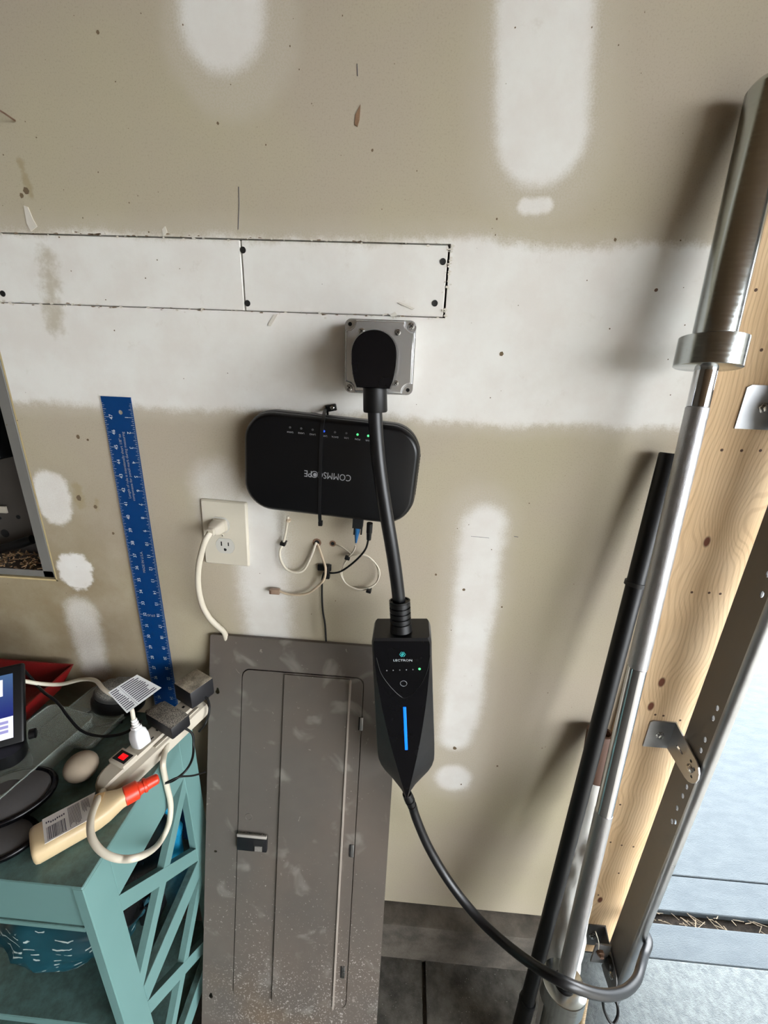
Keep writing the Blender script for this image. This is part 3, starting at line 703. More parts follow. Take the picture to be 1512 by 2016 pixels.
# strap: hook-and-loop tie around the modem, screwed to the wall above it
st = thing('cable_strap', 'black cable tie strap looped down over the modem', 'strap', Py(650, 800))
top = RO+rv*(RH/2)
P = [Py(652, 803, -.006), Py(641, 806, -.012), Py(637, 822, -.045), Py(634, 842, -.054), Py(632, 880, RYF-.0018), Py(630, 960, RYF-.0018), Py(629.5, 1010, RYF-.0018), Py(630, 1028, -.045)]
g = G(); rings = []
C_ = catmull(P, 6)
for i, p in enumerate(C_):
    t_ = (C_[min(i+1, len(C_)-1)]-C_[max(0, i-1)]).normalized(); nn = t_.cross(X_).normalized(); rings.append([p+X_*.0026+nn*.0009, p-X_*.0026+nn*.0009, p-X_*.0026-nn*.0009, p+X_*.0026-nn*.0009])
obj('band', g.loft(rings), m_rubber, st, 30)
obj('tie_head', G().obox(Py(631, 1030, -.042), X_, Z_, Y_, .0034, .0042, .004, .001), m_black, st, 30)
mb = obj('mount_base', G().obox(Py(652, 803, -.004), (X_*.97+Z_*.2).normalized(), (Z_*.97-X_*.2).normalized(), Y_, .0085, .0052, .004, .001), m_black, st, 30)
pan(Py(654, 803, -.0082), .0036, par=mb)
g = G().tube([Py(644, 808, -.006), Py(645, 816, -.016), Py(645, 824, -.026)], .0018, 8); obj('tail', g, m_black, st)

# ---------------------------------------------------------------- duplex outlet and cords
oc = Py(444.5, 1049); ot = .4*PI/180
wo = thing('wall_outlet', 'ivory duplex wall outlet left of the modem, upper socket in use', 'outlet', oc-Z_*.06)
u, v = X_, Z_
tilt = -.03; u = Vector((math.cos(tilt), 0, math.sin(tilt))); v = Vector((-math.sin(tilt), 0, math.cos(tilt)))
wl, wr = Py(401, 1046), Py(490, 1052); PWd = (wr-wl).length; PHt = (Py(440, 986)-Py(452, 1112)).length
oc = (wl+wr)/2
e1, e2 = Py(436.5, 1031), Py(446, 1072)
def lobe(r=.0172, h=.0145, n=10):
    P = []
    for s in (1, -1):
        for i in range(n+1):
            a = -math.asin(h/r)+2*math.asin(h/r)*i/n; P.append((s*r*math.cos(a), s*r*math.sin(a)))
    return P
holes = [[((e-oc).dot(u)+a*1.02, (e-oc).dot(v)+b*1.02) for a, b in lobe()] for e in (e1, e2)]
k = G().plate(rrect(PWd-.006, PHt-.006, .003, 3), holes, oc, u, v, -Y_, .0045, .006)
k.loft([[oc+u*a+v*b-Y_*t for a, b in rrect(PWd-d2, PHt-d2, .003, 3)] for d2, t in ((0, .0003), (0, .0025), (.002, .0045), (.006, .006))], cap=False)
obj('wall_plate', k, m_plate, wo, 40)
for e in (e1, e2):
    r_ = obj('socket', G().prism(lobe(), e, u, v, -Y_, .001, .0066), m_recept, wo, 30)
    k = G().obox(e+u*-.0064+v*.004-Y_*.0066, u, v, Y_, .0011, .0042, .0003); obj('slot', k, m_dark, r_, 0)
    k = G().obox(e+u*.0064+v*.004-Y_*.0066, u, v, Y_, .0010, .0034, .0003); obj('slot', k, m_dark, r_, 0)
    k = G().prism([(.0026*math.cos(a*PI/6), -.0075+(.0026*math.sin(a*PI/6) if a > 6 or a == 0 else .0030 if 2 < a < 5 else .002)) for a in range(12)], e, u, v, -Y_, .0060, .0069); obj('ground_hole', k, m_dark, r_, 0)
pan((e1+e2)/2-Y_*.006, .0026, par=wo, mat=m_plate)
wc = thing('white_power_cord', 'white power cord plugged into wall outlet, dropping behind grey panel', 'power cord', Py(425, 1250, -.02))
p0 = e1-Y_*.0066; p1 = Py(413, 1049, -.040)
d_ = (p1-p0).normalized(); a1 = (u-d_*u.dot(d_)).normalized(); a2 = d_.cross(a1); L_ = (p1-p0).length
g = G().loft([[p0+d_*L_*t+a1*x*wx+a2*y*wy for x, y in rrect(2, 2, .5, 4)] for t, wx, wy in ((0, .0140, .0125), (.18, .0140, .0125), (.2, .0128, .0115), (.55, .0118, .0105), (.78, .0080, .0080), (.8, .0066, .0066), (1., .0060, .0060))])
obj('plug', g, m_white, wc, 40)
path = [p0+d_*L_*.97, Py(402, 1070, -.047), Py(392, 1110, -.042), Py(390, 1150, -.036), Py(398, 1190, -.030), Py(413, 1217, -.024), Py(430, 1234, -.018), Py(442, 1246, -.010), Py(448, 1270, -.006)]
obj('cord', G().tube(catmull(path), .0052, 12), m_cord, wc, 60)
# thin cables below the modem
def cable(name, lab, pts, r, mat, cat='cable', k=8, loc=None):
    o = obj(name, G().tube(catmull(pts, k), r, 10), mat, None, 60); return tag(o, lab, cat)
def hole(px, py, r):
    c = Py(px, py); k = G().lathe(c+Y_*.004, -Y_, [(0, r*.6), (.0043, r), (.0046, r*1.0)], 12); o_ = obj('cable_hole', k, M('crumbled paper edge', (120, 92, 72), .9, var=.4, scale=200), wall); obj('hole_shadow', G().cyl(c-Y_*.0004, c-Y_*.0009, r*.6, None, 10), m_dark, o_)
hole(624, 1068, .008); hole(655, 1070, .006)
c1 = thing('network_cable', 'white cable looping from the modem back into the wall hole', 'cable', Py(590, 1128))
obj('cord', G().tube(catmull([Py(567, 1016, -.022), Py(564, 1040, -.016), Py(558, 1068, -.008), Py(551, 1085, -.010), Py(553, 1103, -.012), Py(565, 1121, -.012), Py(582, 1127, -.012), Py(598, 1122, -.010), Py(610, 1102, -.008), Py(620, 1075, -.006), Py(623, 1067, .003)]), .0022, 10), m_cord, c1, 60)
obj('boot', G().tube([Py(569, 1022, -.022), Py(567, 1026, -.021)], .0040, 8), m_dirty, c1)
c2 = thing('dangling_network_cable', 'grimy loose network cable ending in a clear connector', 'cable', Py(560, 1170))
obj('cord', G().tube(catmull([Py(624, 1067, .003), Py(629, 1082, -.007), Py(637, 1105, -.016), Py(641, 1120, -.022), Py(638, 1140, -.022), Py(626, 1154, -.016), Py(608, 1167, -.012), Py(585, 1171, -.010), Py(565, 1169, -.009), Py(550, 1164, -.009)]), .0022, 10), m_dirty, c2, 60)
p = Py(541, 1164, -.009); obj('connector', G().obox(p, X_, Z_, Y_, .0095, .0050, .0042, .001), M('clear brown connector', (150, 126, 108), .3, var=.2), c2, 30)
for i in range(4): obj('contact', G().obox(p+Vector((-.0075, -.0043, -.003+.002*i)), X_, Z_, Y_, .002, .0005, .0003), m_brown, c2, 0)
c3 = thing('black_power_lead', 'thin black power lead from modem through wall clip, dropping behind grey panel', 'power lead', Py(640, 1250))
obj('barrel_plug', G().lathe(Py(728, 1030, -.030), Py(726, 1062, -.026)-Py(728, 1030, -.030), [(0, .0052), (.018, .0052), (.0185, .0046), (.032, .0040), (.033, .002)], 16), m_black, c3, 40)
obj('cord', G().tube(catmull([Py(726, 1058, -.026), Py(720, 1080, -.024), Py(705, 1099, -.022), Py(685, 1116, -.018), Py(668, 1126, -.014), Py(650, 1128, -.012), Py(642, 1124, -.011), Py(636, 1132, -.010), Py(634, 1150, -.008), Py(634, 1180, -.008), Py(636, 1205, -.008), Py(640, 1230, -.009), Py(642, 1262, -.008)]), .0018, 10), m_black, c3, 60)
c4 = thing('fibre_cable', 'coiled thin white fibre cable with blue plug under the modem', 'cable', Py(705, 1160))
obj('connector_boot', G().lathe(Py(704, 1034, -.030), Py(700, 1076, -.022)-Py(704, 1034, -.030), [(0, .0052), (.014, .0052), (.016, .0042), (.036, .0016)], 14), m_bluefib, c4, 40)
for dx in (-6, 8): obj('latch', G().obox(Py(704+dx, 1042, -.030), ru, rv, Y_, .0013, .009, .003), m_black, c4, 0)
loop = [Py(700, 1074, -.022), Py(696, 1085, -.018), Py(686, 1097, -.014)]
import math as _m
lc = Py(709, 1127, -.012); lr = .0340
for i in range(0, 20):
    a = PI*.80+i*(2*PI/10)*1.02; rr_ = lr*(1+.05*_m.sin(i*1.7)); loop.append(lc+Vector((rr_*math.cos(a), -.0025*_m.sin(i*.9), rr_*1.05*math.sin(a))))
loop += [Py(690, 1090, -.012), Py(672, 1076, -.006), Py(657, 1070, .003)]
obj('cord', G().tube(catmull(loop, 6), .0013, 8), m_cord, c4, 60)
def clip(px, py, lab, s=1., Y=-.013, big=False):
    c = Py(px, py, Y); t = thing('cable_clip', lab, 'cable clip', c, 'small black cable clips')
    obj('saddle', G().obox(c, (X_*.96-Z_*.25).normalized(), (Z_*.96+X_*.25).normalized(), Y_, .0050*s, .0032*s, .0052*s, .0014), m_black, t, 30)
    obj('clip_nail', G().cyl(c+Vector((.004*s, -.006*s, .001)), c+Vector((.004*s, .0128, .001)), .0012, None, 8), m_dkscrew, t)
clip(557.5, 1070, 'black cable clip on the white cable left of the wall hole', 1., -.009)
clip(684, 1098, 'black cable clip at the upper left of the fibre coil', .95, -.014)
clip(726, 1163, 'black cable clip at the bottom right of the fibre coil', .95, -.013)
mk = thing('cable_mount', 'black stick-on cable mount below the wall hole', 'cable mount', Py(640, 1120))
obj('base', G().obox(Py(639, 1117, -.003), X_, Z_, Y_, .0125, .0060, .003, .001), m_black, mk, 30)
obj('arm', G().obox(Py(645, 1122, -.008), X_, Z_, Y_, .0040, .010, .006, .0012), m_black, mk, 30)
obj('tie_head', G().obox(Py(645, 1134, -.010), X_, Z_, Y_, .0042, .0042, .005, .0012), m_black, mk, 30)
# nails left in the wall
n1 = thing('bent_nail', 'dark bent nail sticking out of drywall at the left edge', 'nail', Py(28, 237))
obj('shank', G().tube([Py(30, 238, .004), Py(29, 237, -.003), Py(10, 224, -.014), Py(-6, 214, -.020)], .0011, 8), m_rust, n1)
obj('head', G().cyl(Py(-6, 214, -.020), Py(-7, 213.4, -.0208), .0028, None, 10), m_rust, n1)

# ---------------------------------------------------------------- grey panel cover leaning on the wall
_lean, _roll = .2508, -.0070
TL = Vector((-.3657, -.010, H-.5136)); WP = .3752; HP = .946
pu = Vector((math.cos(_roll), 0, math.sin(_roll))); v0 = Vector((math.sin(_roll), 0, -math.cos(_roll)))
pv = v0*math.cos(_lean)-Y_*math.sin(_lean); pn = pu.cross(-pv).normalized()
if pn.y > 0: pn = -pn
cov = thing('panel_cover', 'grey-brown steel breaker panel cover leaning against the wall', 'panel cover', TL+pu*WP/2+pv*HP)
keys = []
for x, y in ((.0172, .1166), (.0188, .7968)): keys.append([(x+.0045*math.cos(a), y+.0045*math.sin(a)) for a in [i*PI/8 for i in range(-2, 11)]]+[(x-.0018, y-.0085), (x+.0018, y-.0085)])
keys.append(circ(.021, .4604, .0034, 12, .0026))
I0, I1, J0, J1 = .066, .309, .0636, .790
inset = [(q[0], q[1]) for q in rrect(I1-I0, J1-J0, .016, 6, (I0+I1)/2, (J0+J1)/2)]
g = G().plate(rrect(WP, HP, .004, 3, WP/2, HP/2), keys+[inset], TL, pu, pv, pn, -.0012, 0)
g.loft([[TL+pu*a+pv*b+pn*t for a, b in rrect(WP, HP, .004, 3, WP/2, HP/2)] for t in (0, -.010)], cap=False)
obj('face_sheet', g, m_cover, cov, 30)
g = G().box((0, 0, 0), (0, 0, 0)); g.v.clear(); g.f.clear()
def prect(x0, y0, x1, y1, t0, t1, r=.001, n=2): return [[TL+pu*a+pv*b+pn*t for a, b in rrect(x1-x0, y1-y0, r, n, (x0+x1)/2, (y0+y1)/2)] for t in (t0, t1)]
obj('door_backing', G().loft(prect(I0-.004, J0-.004, I1+.004, J1+.004, -.0090, -.0080)), m_cover, cov, 0)
door = obj('door', G().loft(prect(I0+.0018, J0+.0018, I1-.0018, J1-.0018, -.0075, .0012, .015, 6)), m_cover, cov, 30)
gx0, gx1 = .1500, .2808
g = G().loft([[TL+pu*a+pv*b+pn*t for a, b in ((gx0+.002, J0+.004), (gx1, J0+.004), (gx1, J1-.004), (gx0+.002, J1-.004))] for t in (.0008, .0048)])
obj('raised_field', g, m_cover, door, 0)
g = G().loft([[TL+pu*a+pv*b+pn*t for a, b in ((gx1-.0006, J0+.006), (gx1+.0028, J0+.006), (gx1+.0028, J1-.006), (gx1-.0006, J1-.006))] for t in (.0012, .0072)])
obj('folded_ridge', g, M('enamel catch-light edge', (158, 148, 138), .5, var=.15), door, 0)  # lighter colour paints a catch-light along the ridge
for a, b in ((.3078, .157), (.3035, .428), (.2990, .702)):
    obj('hinge', G().obox(TL+pu*a+pv*b+pn*.0012, pu, pv, pn, .0032, .0135, .0020, .0008), m_galv, cov, 30)
    obj('hinge_slot', G().obox(TL+pu*(a-.0040)+pv*b+pn*.0012, pu, pv, pn, .0016, .0130, .0012), m_dark, cov, 0)
lt = obj('latch', G().obox(TL+pu*.0993+pv*.4275+pn*.0040, pu, pv, pn, .0305, .0175, .0040, .0012), m_dusty, cov, 30)
obj('latch_lip', G().obox(TL+pu*.0993+pv*.4108+pn*.0085, pu, pv, pn, .0305, .0030, .0018, .0006), M('chalky plastic', (158, 152, 144), .8, var=.2), lt, 30)
obj('finger_recess', G().obox(TL+pu*.1133+pv*.4300+pn*.0079, pu, pv, pn, .0105, .0125, .0006), m_dark, lt, 0)
obj('slide', G().obox(TL+pu*.1133+pv*.4370+pn*.0086, pu, pv, pn, .0075, .0055, .0012, .0006), M('dusty slide', (120, 116, 110), .8, var=.4, scale=300), lt, 0)
obj('knockout', G().tube([TL+pu*(.0888+.0068*math.cos(a*PI/10))+pv*(.3757+.0068*math.sin(a*PI/10))+pn*.0014 for a in range(21)], .0006, 5), m_cover, door)

# ---------------------------------------------------------------- blue rule
rl = thing('drywall_rule', 'long blue aluminium rule standing upright against the wall', 'ruler', (-.46, -.01, ZB))
r0 = Vector((-.4635+.0068, 0, H-.0739)); RLW = .0508; zt = r0.z+.0075
def rp(dx, s, off=.0): return Vector((r0.x-dx, -.0030-.007*max(0, s)-off, r0.z-s))     # dx left from the right edge, s down from zero
s0, s1 = -(zt-r0.z), r0.z-ZB-.003
blade = [rp(0, s0), rp(RLW, s0), rp(RLW, s1), rp(0, s1)]
hc = Py(237, 812, -.003); hx, hs_ = r0.x-hc.x, r0.z-hc.z
fn = (blade[3]-blade[0]).cross(blade[1]-blade[0]).normalized(); fn = -fn if fn.y > 0 else fn
dn = (blade[3]-blade[0]).normalized()
g = G().plate([(0, s0), (RLW, s0), (RLW, s1), (0, s1)], [circ(hx, hs_, .0038, 14)], Vector((r0.x, -.0030, r0.z)), -X_, dn, fn, -.0016, 0)
bl = obj('blade', g, m_blue, rl, 0)
def rq(dx, s): return Vector((r0.x, -.0030, r0.z))-X_*dx+dn*s+fn*.0003
g = G()
for i in range(1, 8*46):
    s = i*.0254/8; l = .0085 if i % 8 == 0 else .0060 if i % 4 == 0 else .0042 if i % 2 == 0 else .0028
    for a, b in ((.0004, l), (RLW-l, RLW-.0004)): g.add([rq(a, s-.00022), rq(b, s-.00022), rq(b, s+.00022), rq(a, s+.00022)], [(0, 1, 2, 3)])
obj('scale_marks', g, m_ink, bl, 0, kind='stuff')
g = G()
for i in range(1, 44):
    addtext(g, str(i), .0085, rq(.0120, i*.0254), -Z_, X_); addtext(g, str(48-i), .0085, rq(RLW-.0125, i*.0254), Z_, -X_)
obj('scale_numerals', g, m_ink, bl, 0)
g = G(); addtext(g, 'Length of rule is intentionally short 1/8" to', .0066, rq(.0290, .0254*4.35), dn*-1, -X_)
obj('printed_note', g, m_inkg, bl, 0); g = G(); addtext(g, 'compensate for pencil mark during measuring', .0066, rq(.0222, .0254*4.35), dn*-1, -X_)
obj('printed_note', g, m_inkg, bl, 0); g = G()
addtext(g, 'MADE IN U.S.A.', .0066, rq(.0250, .0254*11.5), dn*-1, -X_); obj('printed_note', g, m_inkg, bl, 0); g = G(); addtext(g, 'STUD', .0066, rq(.0265, .0254*16.05), -X_, dn)
obj('printed_note', g, m_inkg, bl, 0)

# ---------------------------------------------------------------- old breaker enclosure in the cut-out at the left
en = thing('panel_enclosure', 'empty grey steel breaker enclosure recessed in the wall opening at left', 'enclosure', (-.85, .05, HB))
e0, e1_ = HX-.007, -1.04
obj('drywall_edge', G().box((HX-.0035, .0005, HB), (HX+.0002, T+.002, HT)).box((-1.05, .0005, HB-.0002), (HX, T+.002, HB+.0035)), m_cut, wall, 0)
obj('side_wall', G().box((e0-.0016, .004, HB+.006), (e0, .095, HT)), m_grey, en, 0)
obj('rim', G().rbox((e0-.021, .0025, HB+.006), (e0, .0045, HT), .0008, 1).rbox((e1_, .0025, HB+.006), (e0, .0045, HB+.020), .0008, 1), m_grey, en, 0)
obj('bottom_wall', G().box((e1_, .004, HB+.006), (e0, .095, HB+.0076)), m_grey, en, 0)
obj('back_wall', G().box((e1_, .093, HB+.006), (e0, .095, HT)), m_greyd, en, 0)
for a, b, r in ((36, 1018, .0045), (10, 1050, .009), (0, 1020, .003)):
    c = Py(a, b, .0925); obj('knockout', G().cyl(c-Y_*.0006, c+Y_*.0004, r, None, 14), m_dark, en)
q = Py(-20, 900, .05); obj('breaker_block', G().rbox((q.x-.12, .03, q.z), (Py(17, 900, .05).x, .09, HT-.005), .004, 1), m_black, en, 30)
obj('black_conduit', G().tube(catmull([Py(-60, 1098, .05), Py(0, 1082, .05), Py(40, 1070, .05), Py(64, 1062, .055)]), .0095, 12), m_black, en, 50)
obj('white_wire_tag', G().obox(Py(2, 1003, .08), X_, Z_, Y_, .012, .007, .002), m_white, en, 0)
g = G()
for _ in range(220):
    c = Vector((random.uniform(-.84, e0-.004), random.uniform(.012, .085), HB+.009+random.random()*.012)); d = Vector((random.uniform(-1, 1), random.uniform(-1, 1), random.uniform(-.3, .5)))*random.uniform(.002, .008); g.cyl(c-d, c+d, .0012, None, 5)
obj('chip_debris', g, m_debris, en, 0, kind='stuff')

# ---------------------------------------------------------------- teal side table
TR_, TF, TB_, TZ = -.386, -.361, -.080, .790
TLx = -1.02
tb = thing('side_table', 'teal painted side table with crossed lattice ends and lower shelf', 'table', ((TR_+TLx)/2, (TF+TB_)/2, 0))
obj('top', G().rbox((TLx-.0008, TF-.0006, TZ-.005), (TR_+.0006, TB_, TZ), .0012, 1), m_teal, tb, 0)
LW = .0465
for xa, xb in ((TR_-.015, TR_), (TLx-.0005, TLx+.015)):
    for ya, yb in ((TF, TF+LW), (TB_-LW, TB_)): obj('leg', G().rbox((xa, ya, 0), (xb, yb, TZ-.0052), .0010, 1), m_teal, tb, 0)
    for z0, z1, n in ((.687, TZ-.0052, 'end_rail'), (.405, .450, 'end_rail'), (.110, .160, 'end_rail')): obj(n, G().rbox((xa+.0006, TF+LW+.0004, z0), (xb-.0003, TB_-LW-.0004, z1), .0008, 1), m_teal, tb, 0)
    for z0, z1 in ((.450, .687), (.160, .405)):
        for fl in (0, 1):
            ya, yb = TF+LW, TB_-LW; hw_ = .0115; dx = .0005 if fl else 0
            P = [(ya, z1), (ya, z1-.036), (yb-.0005, z0), (yb, z0+.036)] if not fl else [(ya, z0), (ya, z0+.036), (yb, z1), (yb, z1-.036)]
            obj('lattice_bar', G().loft([[Vector((x, a, b)) for a, b in P] for x in (xa+.001+dx, xb-.0008-dx)]), m_teal, tb, 0)
for ya, yb in ((TF+.004, TF+.020), (TB_-.020, TB_-.004)):
    obj('apron', G().rbox((TLx+.016, ya, .698), (TR_-.016, yb, TZ-.0055), .0008, 1), m_teal, tb, 0)
    obj('apron_lip', G().rbox((TLx+.016, ya-.003, .690), (TR_-.016, yb+.001, .699), .001, 1), m_teal, tb, 0)
for zs in (.440, .150): obj('shelf', G().rbox((TLx+.016, TF+.002, zs-.016), (TR_-.016, TB_-.002, zs), .0015, 1), m_teal, tb, 0)
# things under the table top
def blob(name, lab, cat, c, sx, sy, sz, mat, amp=.25, fr=3., seed=0, flat=True):
    g = G(); rings = []; nu, nv = 28, 40
    for i in range(1, nu):
        th = PI*i/nu; r = []
        for j in range(nv):
            ph = 2*PI*j/nv; d = Vector((math.sin(th)*math.cos(ph), math.sin(th)*math.sin(ph), math.cos(th)))
            k = 1+amp*noise.noise(d*fr+Vector((seed, 0, 0)))+amp*.4*noise.noise(d*fr*3+Vector((seed, 5, 0)))
            p = Vector((d.x*sx, d.y*sy, d.z*sz))*k
            if flat: p.z = max(p.z, -sz*.75)
            r.append(Vector(c)+p)
        rings.append(r)
    return tag(obj(name, g.loft(rings), mat, None, 60), lab, cat)
blob('patterned_bag', 'dark teal bag printed with white dashes on the table shelf', 'bag', (-.560, -.240, .440+.052), .125, .080, .068, m_bag, .18, 2.2, 3)
blob('crumpled_bag', 'crumpled white bag resting on top of the dark teal bag', 'bag', (-.605, -.205, .600), .042, .034, .045, m_bagwhite, .3, 2.6, 9)
blob('beige_cloth', 'crumpled beige cloth at the left end of the table shelf', 'cloth', (-.745, -.260, .440+.060), .048, .060, .078, M('beige cloth', (150, 138, 116), .9, var=.25, bump=.3), .32, 2.8, 21)
blob('blue_pouch', 'bright blue plastic pouch behind the table lattice', 'pouch', (-.440, -.125, .440+.066), .020, .030, .085, m_bagblue, .2, 3, 5)
q = Vector((-.52, -.21, .60)); 
kt = thing('black_dish', 'black round dish with a thin rim, standing behind the table lattice', 'dish', (-.425, -.215, .452))
dc = Vector((-.4275, -.215, .575)); obj('bowl', G().lathe(dc, X_*-1, [(0, .078), (.003, .080), (.006, .079), (.016, .060), (.018, 0)], 40), m_gloss, kt, 40)
obj('rim', G().tube([dc+Vector((0, math.cos(a*PI/24)*.079, math.sin(a*PI/24)*.079)) for a in range(49)], .0016, 6), m_routeredge, kt)
obj('foot', G().rbox((-.445, -.235, .4405), (-.415, -.195, .502), .002, 1), m_black, kt, 30)

# ---------------------------------------------------------------- things on the table top
Z0 = TZ+.0005
# red tray
tA, tB = Pz(147, 1306, .838), Pz(-40, 1288, .838)
yb_ = max(min(tA.y, -.02), -.2); xr = tA.x
tray = thing('red_tray', 'dusty red plastic tray at the back of the table', 'tray', (xr-.13, yb_-.08, Z0))
def trayring(k, z): return [Vector((x, y, z)) for x, y in ((xr-.30-k, yb_+k), (xr+k, yb_+k), (xr+k, yb_-.145-k), (xr-.30-k, yb_-.145-k))]
tz0 = Z0 if yb_ < TB_ else Z0
obj('floor_panel', G().loft([trayring(-.022, tz0), trayring(-.022, tz0+.003)]), m_red, tray, 0)
for i in range(4):
    a, b = trayring(-.022, tz0), trayring(0, .838); j = (i+1) % 4
    c_, d2 = trayring(-.0245, tz0+.003), trayring(-.003, .838)
    obj('side', G().loft([[a[i], a[j], b[j], b[i]], [c_[i], c_[j], d2[j], d2[i]]]), m_red, tray, 0)
# clear boxes
def lid(name, lab, c, u, v, hu, hv, h):
    t = thing(name, lab, 'container', c); n = Z_
    obj('base', G().loft([[c+u*a+v*b+n*z for a, b in rrect(2*hu*k, 2*hv*k, .010, 4)] for k, z in ((.96, 0), (1, .004), (1, h))]), m_clear, t, 30)
    obj('rim', G().tube([c+u*a+v*b+n*h for a, b in rrect(2*hu, 2*hv, .010, 4)]+[c+u*(hu)+v*(hv-.010)+n*h], .0016, 6), m_clear, t, 40)
    return t
a_, b_ = Pz(225, 1405, Z0), Pz(120, 1475, Z0)
dirv = Vector((.18, .98, 0)).normalized(); diru = Vector((dirv.y, -dirv.x, 0))
lid('clear_tray', 'low clear plastic container under the white plug', Pz(215, 1425, Z0)-diru*.035+Vector((0, 0, 0)), diru, dirv, .055, .060, .014)
lid('clear_box', 'clear plastic box between the tablet and the pale ball', Pz(62, 1530, Z0)-diru*.030, diru, dirv, .050, .105, .030)
# pale ball
bc_ = Pz(160, 1527, Z0); br = .0185
br = (Py(189, 1508, bc_.y)-Py(131, 1508, bc_.y)).length/2*.96
cb = Pz(160, 1509, Z0+br*.85)
g = G(); rings = []
for i in range(1, 16):
    th = PI*i/16; rings.append([Vector((cb.x, cb.y, Z0+br*.85))+Vector((br*math.sin(th)*math.cos(p*PI/12), br*math.sin(th)*math.sin(p*PI/12), br*.86*math.cos(th))) for p in range(24)])
tag(obj('foam_ball', g.loft(rings), m_ball, None, 60), 'dusty pale round ball on the table beside power strip', 'ball')
# felt-faced oval pads with black rims
def pad(name, lab, c, rx, ry, rot, tiltx, h):
    t = thing(name, lab, 'pad', c); u = Vector((math.cos(rot), math.sin(rot), 0)); v = Vector((-math.sin(rot), math.cos(rot), tiltx)).normalized(); n = u.cross(v).normalized()
    P = lambda k, z: [c+u*rx*k*math.cos(a*PI/24)+v*ry*k*math.sin(a*PI/24)+n*z for a in range(48)]
    obj('shell', G().loft([P(.86, .0), P(.97, h*.4), P(1.0, h*.75), P(.985, h), P(.93, h*1.12), P(.90, h*1.05), P(.89, h*.9)]), m_gloss, t, 50)
    obj('felt_face', G().loft([P(.90, h*.85), P(.70, h*1.12), P(.35, h*1.25), P(.1, h*1.28)]), m_pad, t, 60)
    return t
pad('oval_pad', 'lower grey felt pad with black rim at the table front', Pz(-5, 1668, Z0)+Vector((-.012, 0, 0)), .062, .036, .25, 0, .012)
pad('oval_pad', 'upper grey felt pad with black rim leaning on another pad', Pz(30, 1610, Z0)+Vector((-.022, .012, .012)), .066, .046, .45, .06, .014)
# glue bottle
p0, p1 = Pz(62, 1668, Z0+.016), Pz(247, 1567, Z0+.016); d_ = (p1-p0); LBt = d_.length; d_.normalize()
su = Vector((-d_.y, d_.x, 0)).normalized(); hw = (Pz(110, 1600, Z0+.02)-Pz(150, 1690, Z0+.02)).length/2*.62
hw = .0255
bt = thing('glue_bottle', 'cream squeeze bottle with orange cap lying on the table', 'bottle', p0+d_*LBt/2-Z_*.016)
def oval(k, hz, n=24, p=.62): return [(math.copysign(abs(math.cos(2*PI*i/n))**p, math.cos(2*PI*i/n))*hw*k, math.copysign(abs(math.sin(2*PI*i/n))**p, math.sin(2*PI*i/n))*.0155*hz) for i in range(n)]
rings = [[p0+d_*LBt*t+su*a+Z_*b for a, b in oval(k, hz)] for t, k, hz in ((0, .80, .75), (.015, .94, .9), (.05, 1., 1.), (.55, 1., 1.), (.66, .97, .98), (.78, .84, .92), (.88, .64, .82), (.94, .50, .78), (1., .46, .76))]
body = obj('body', G().loft(rings), m_cream, bt, 50)
def onb(s, w_, z=.0157): return p0+d_*LBt*s+su*w_*hw+Z_*z
g = G().loft([[onb(a, b, z) for a, b in ((.14, .80), (.70, .80), (.62, -.2), (.56, -.80), (.14, -.80))] for z in (.0150, .0158)]); lab_ = obj('label', g, m_lbl, body, 0)
g = G().loft([[onb(a, b, z) for a, b in ((.72, .62), (.80, .45), (.66, -.55), (.62, -.45))] for z in (.0146, .0155)]); obj('tan_label', g, m_brownlbl, body, 0)
g = G()
x = .17
while x < .36:
    w_ = random.choice((.003, .005, .009)); g.add([onb(x, -.72, .0160), onb(x+w_, -.72, .0160), onb(x+w_, .12, .0160), onb(x, .12, .0160)], [(0, 1, 2, 3)]); x += w_+random.choice((.004, .006))
for i in range(11):
    s = .395+i*.0115; e_ = random.uniform(-.7, -.45); g.add([onb(s, e_, .0160), onb(s+.005, e_, .0160), onb(s+.005, .68, .0160), onb(s, .68, .0160)], [(0, 1, 2, 3)])
for i in range(7):
    s = .54+i*.012; e_ = random.uniform(-.2, .1); g.add([onb(s, e_, .0160), onb(s+.005, e_, .0160), onb(s+.005, .7, .0160), onb(s, .7, .0160)], [(0, 1, 2, 3)])
for i in range(9):
    s = .17+.022*i; a_ = .28+.1*random.random(); g.add([onb(s, a_, .0160), onb(s+.014, a_, .0160), onb(s+.014, a_+.12, .0160), onb(s, a_+.12, .0160)], [(0, 1, 2, 3)])
obj('label_print', g, m_inkd, lab_, 0)
ca = p0+d_*LBt*.985+Z_*.0
obj('cap', G().lathe(ca, d_, [(0, .0125), (.001, .0142), (.018, .0138), (.020, .0105), (.024, .0092), (.026, .0092), (.0265, .0108), (.030, .0108), (.031, .0090), (.046, .0078), (.048, .0055), (.048, 0)], 24), m_orange, bt, 30)
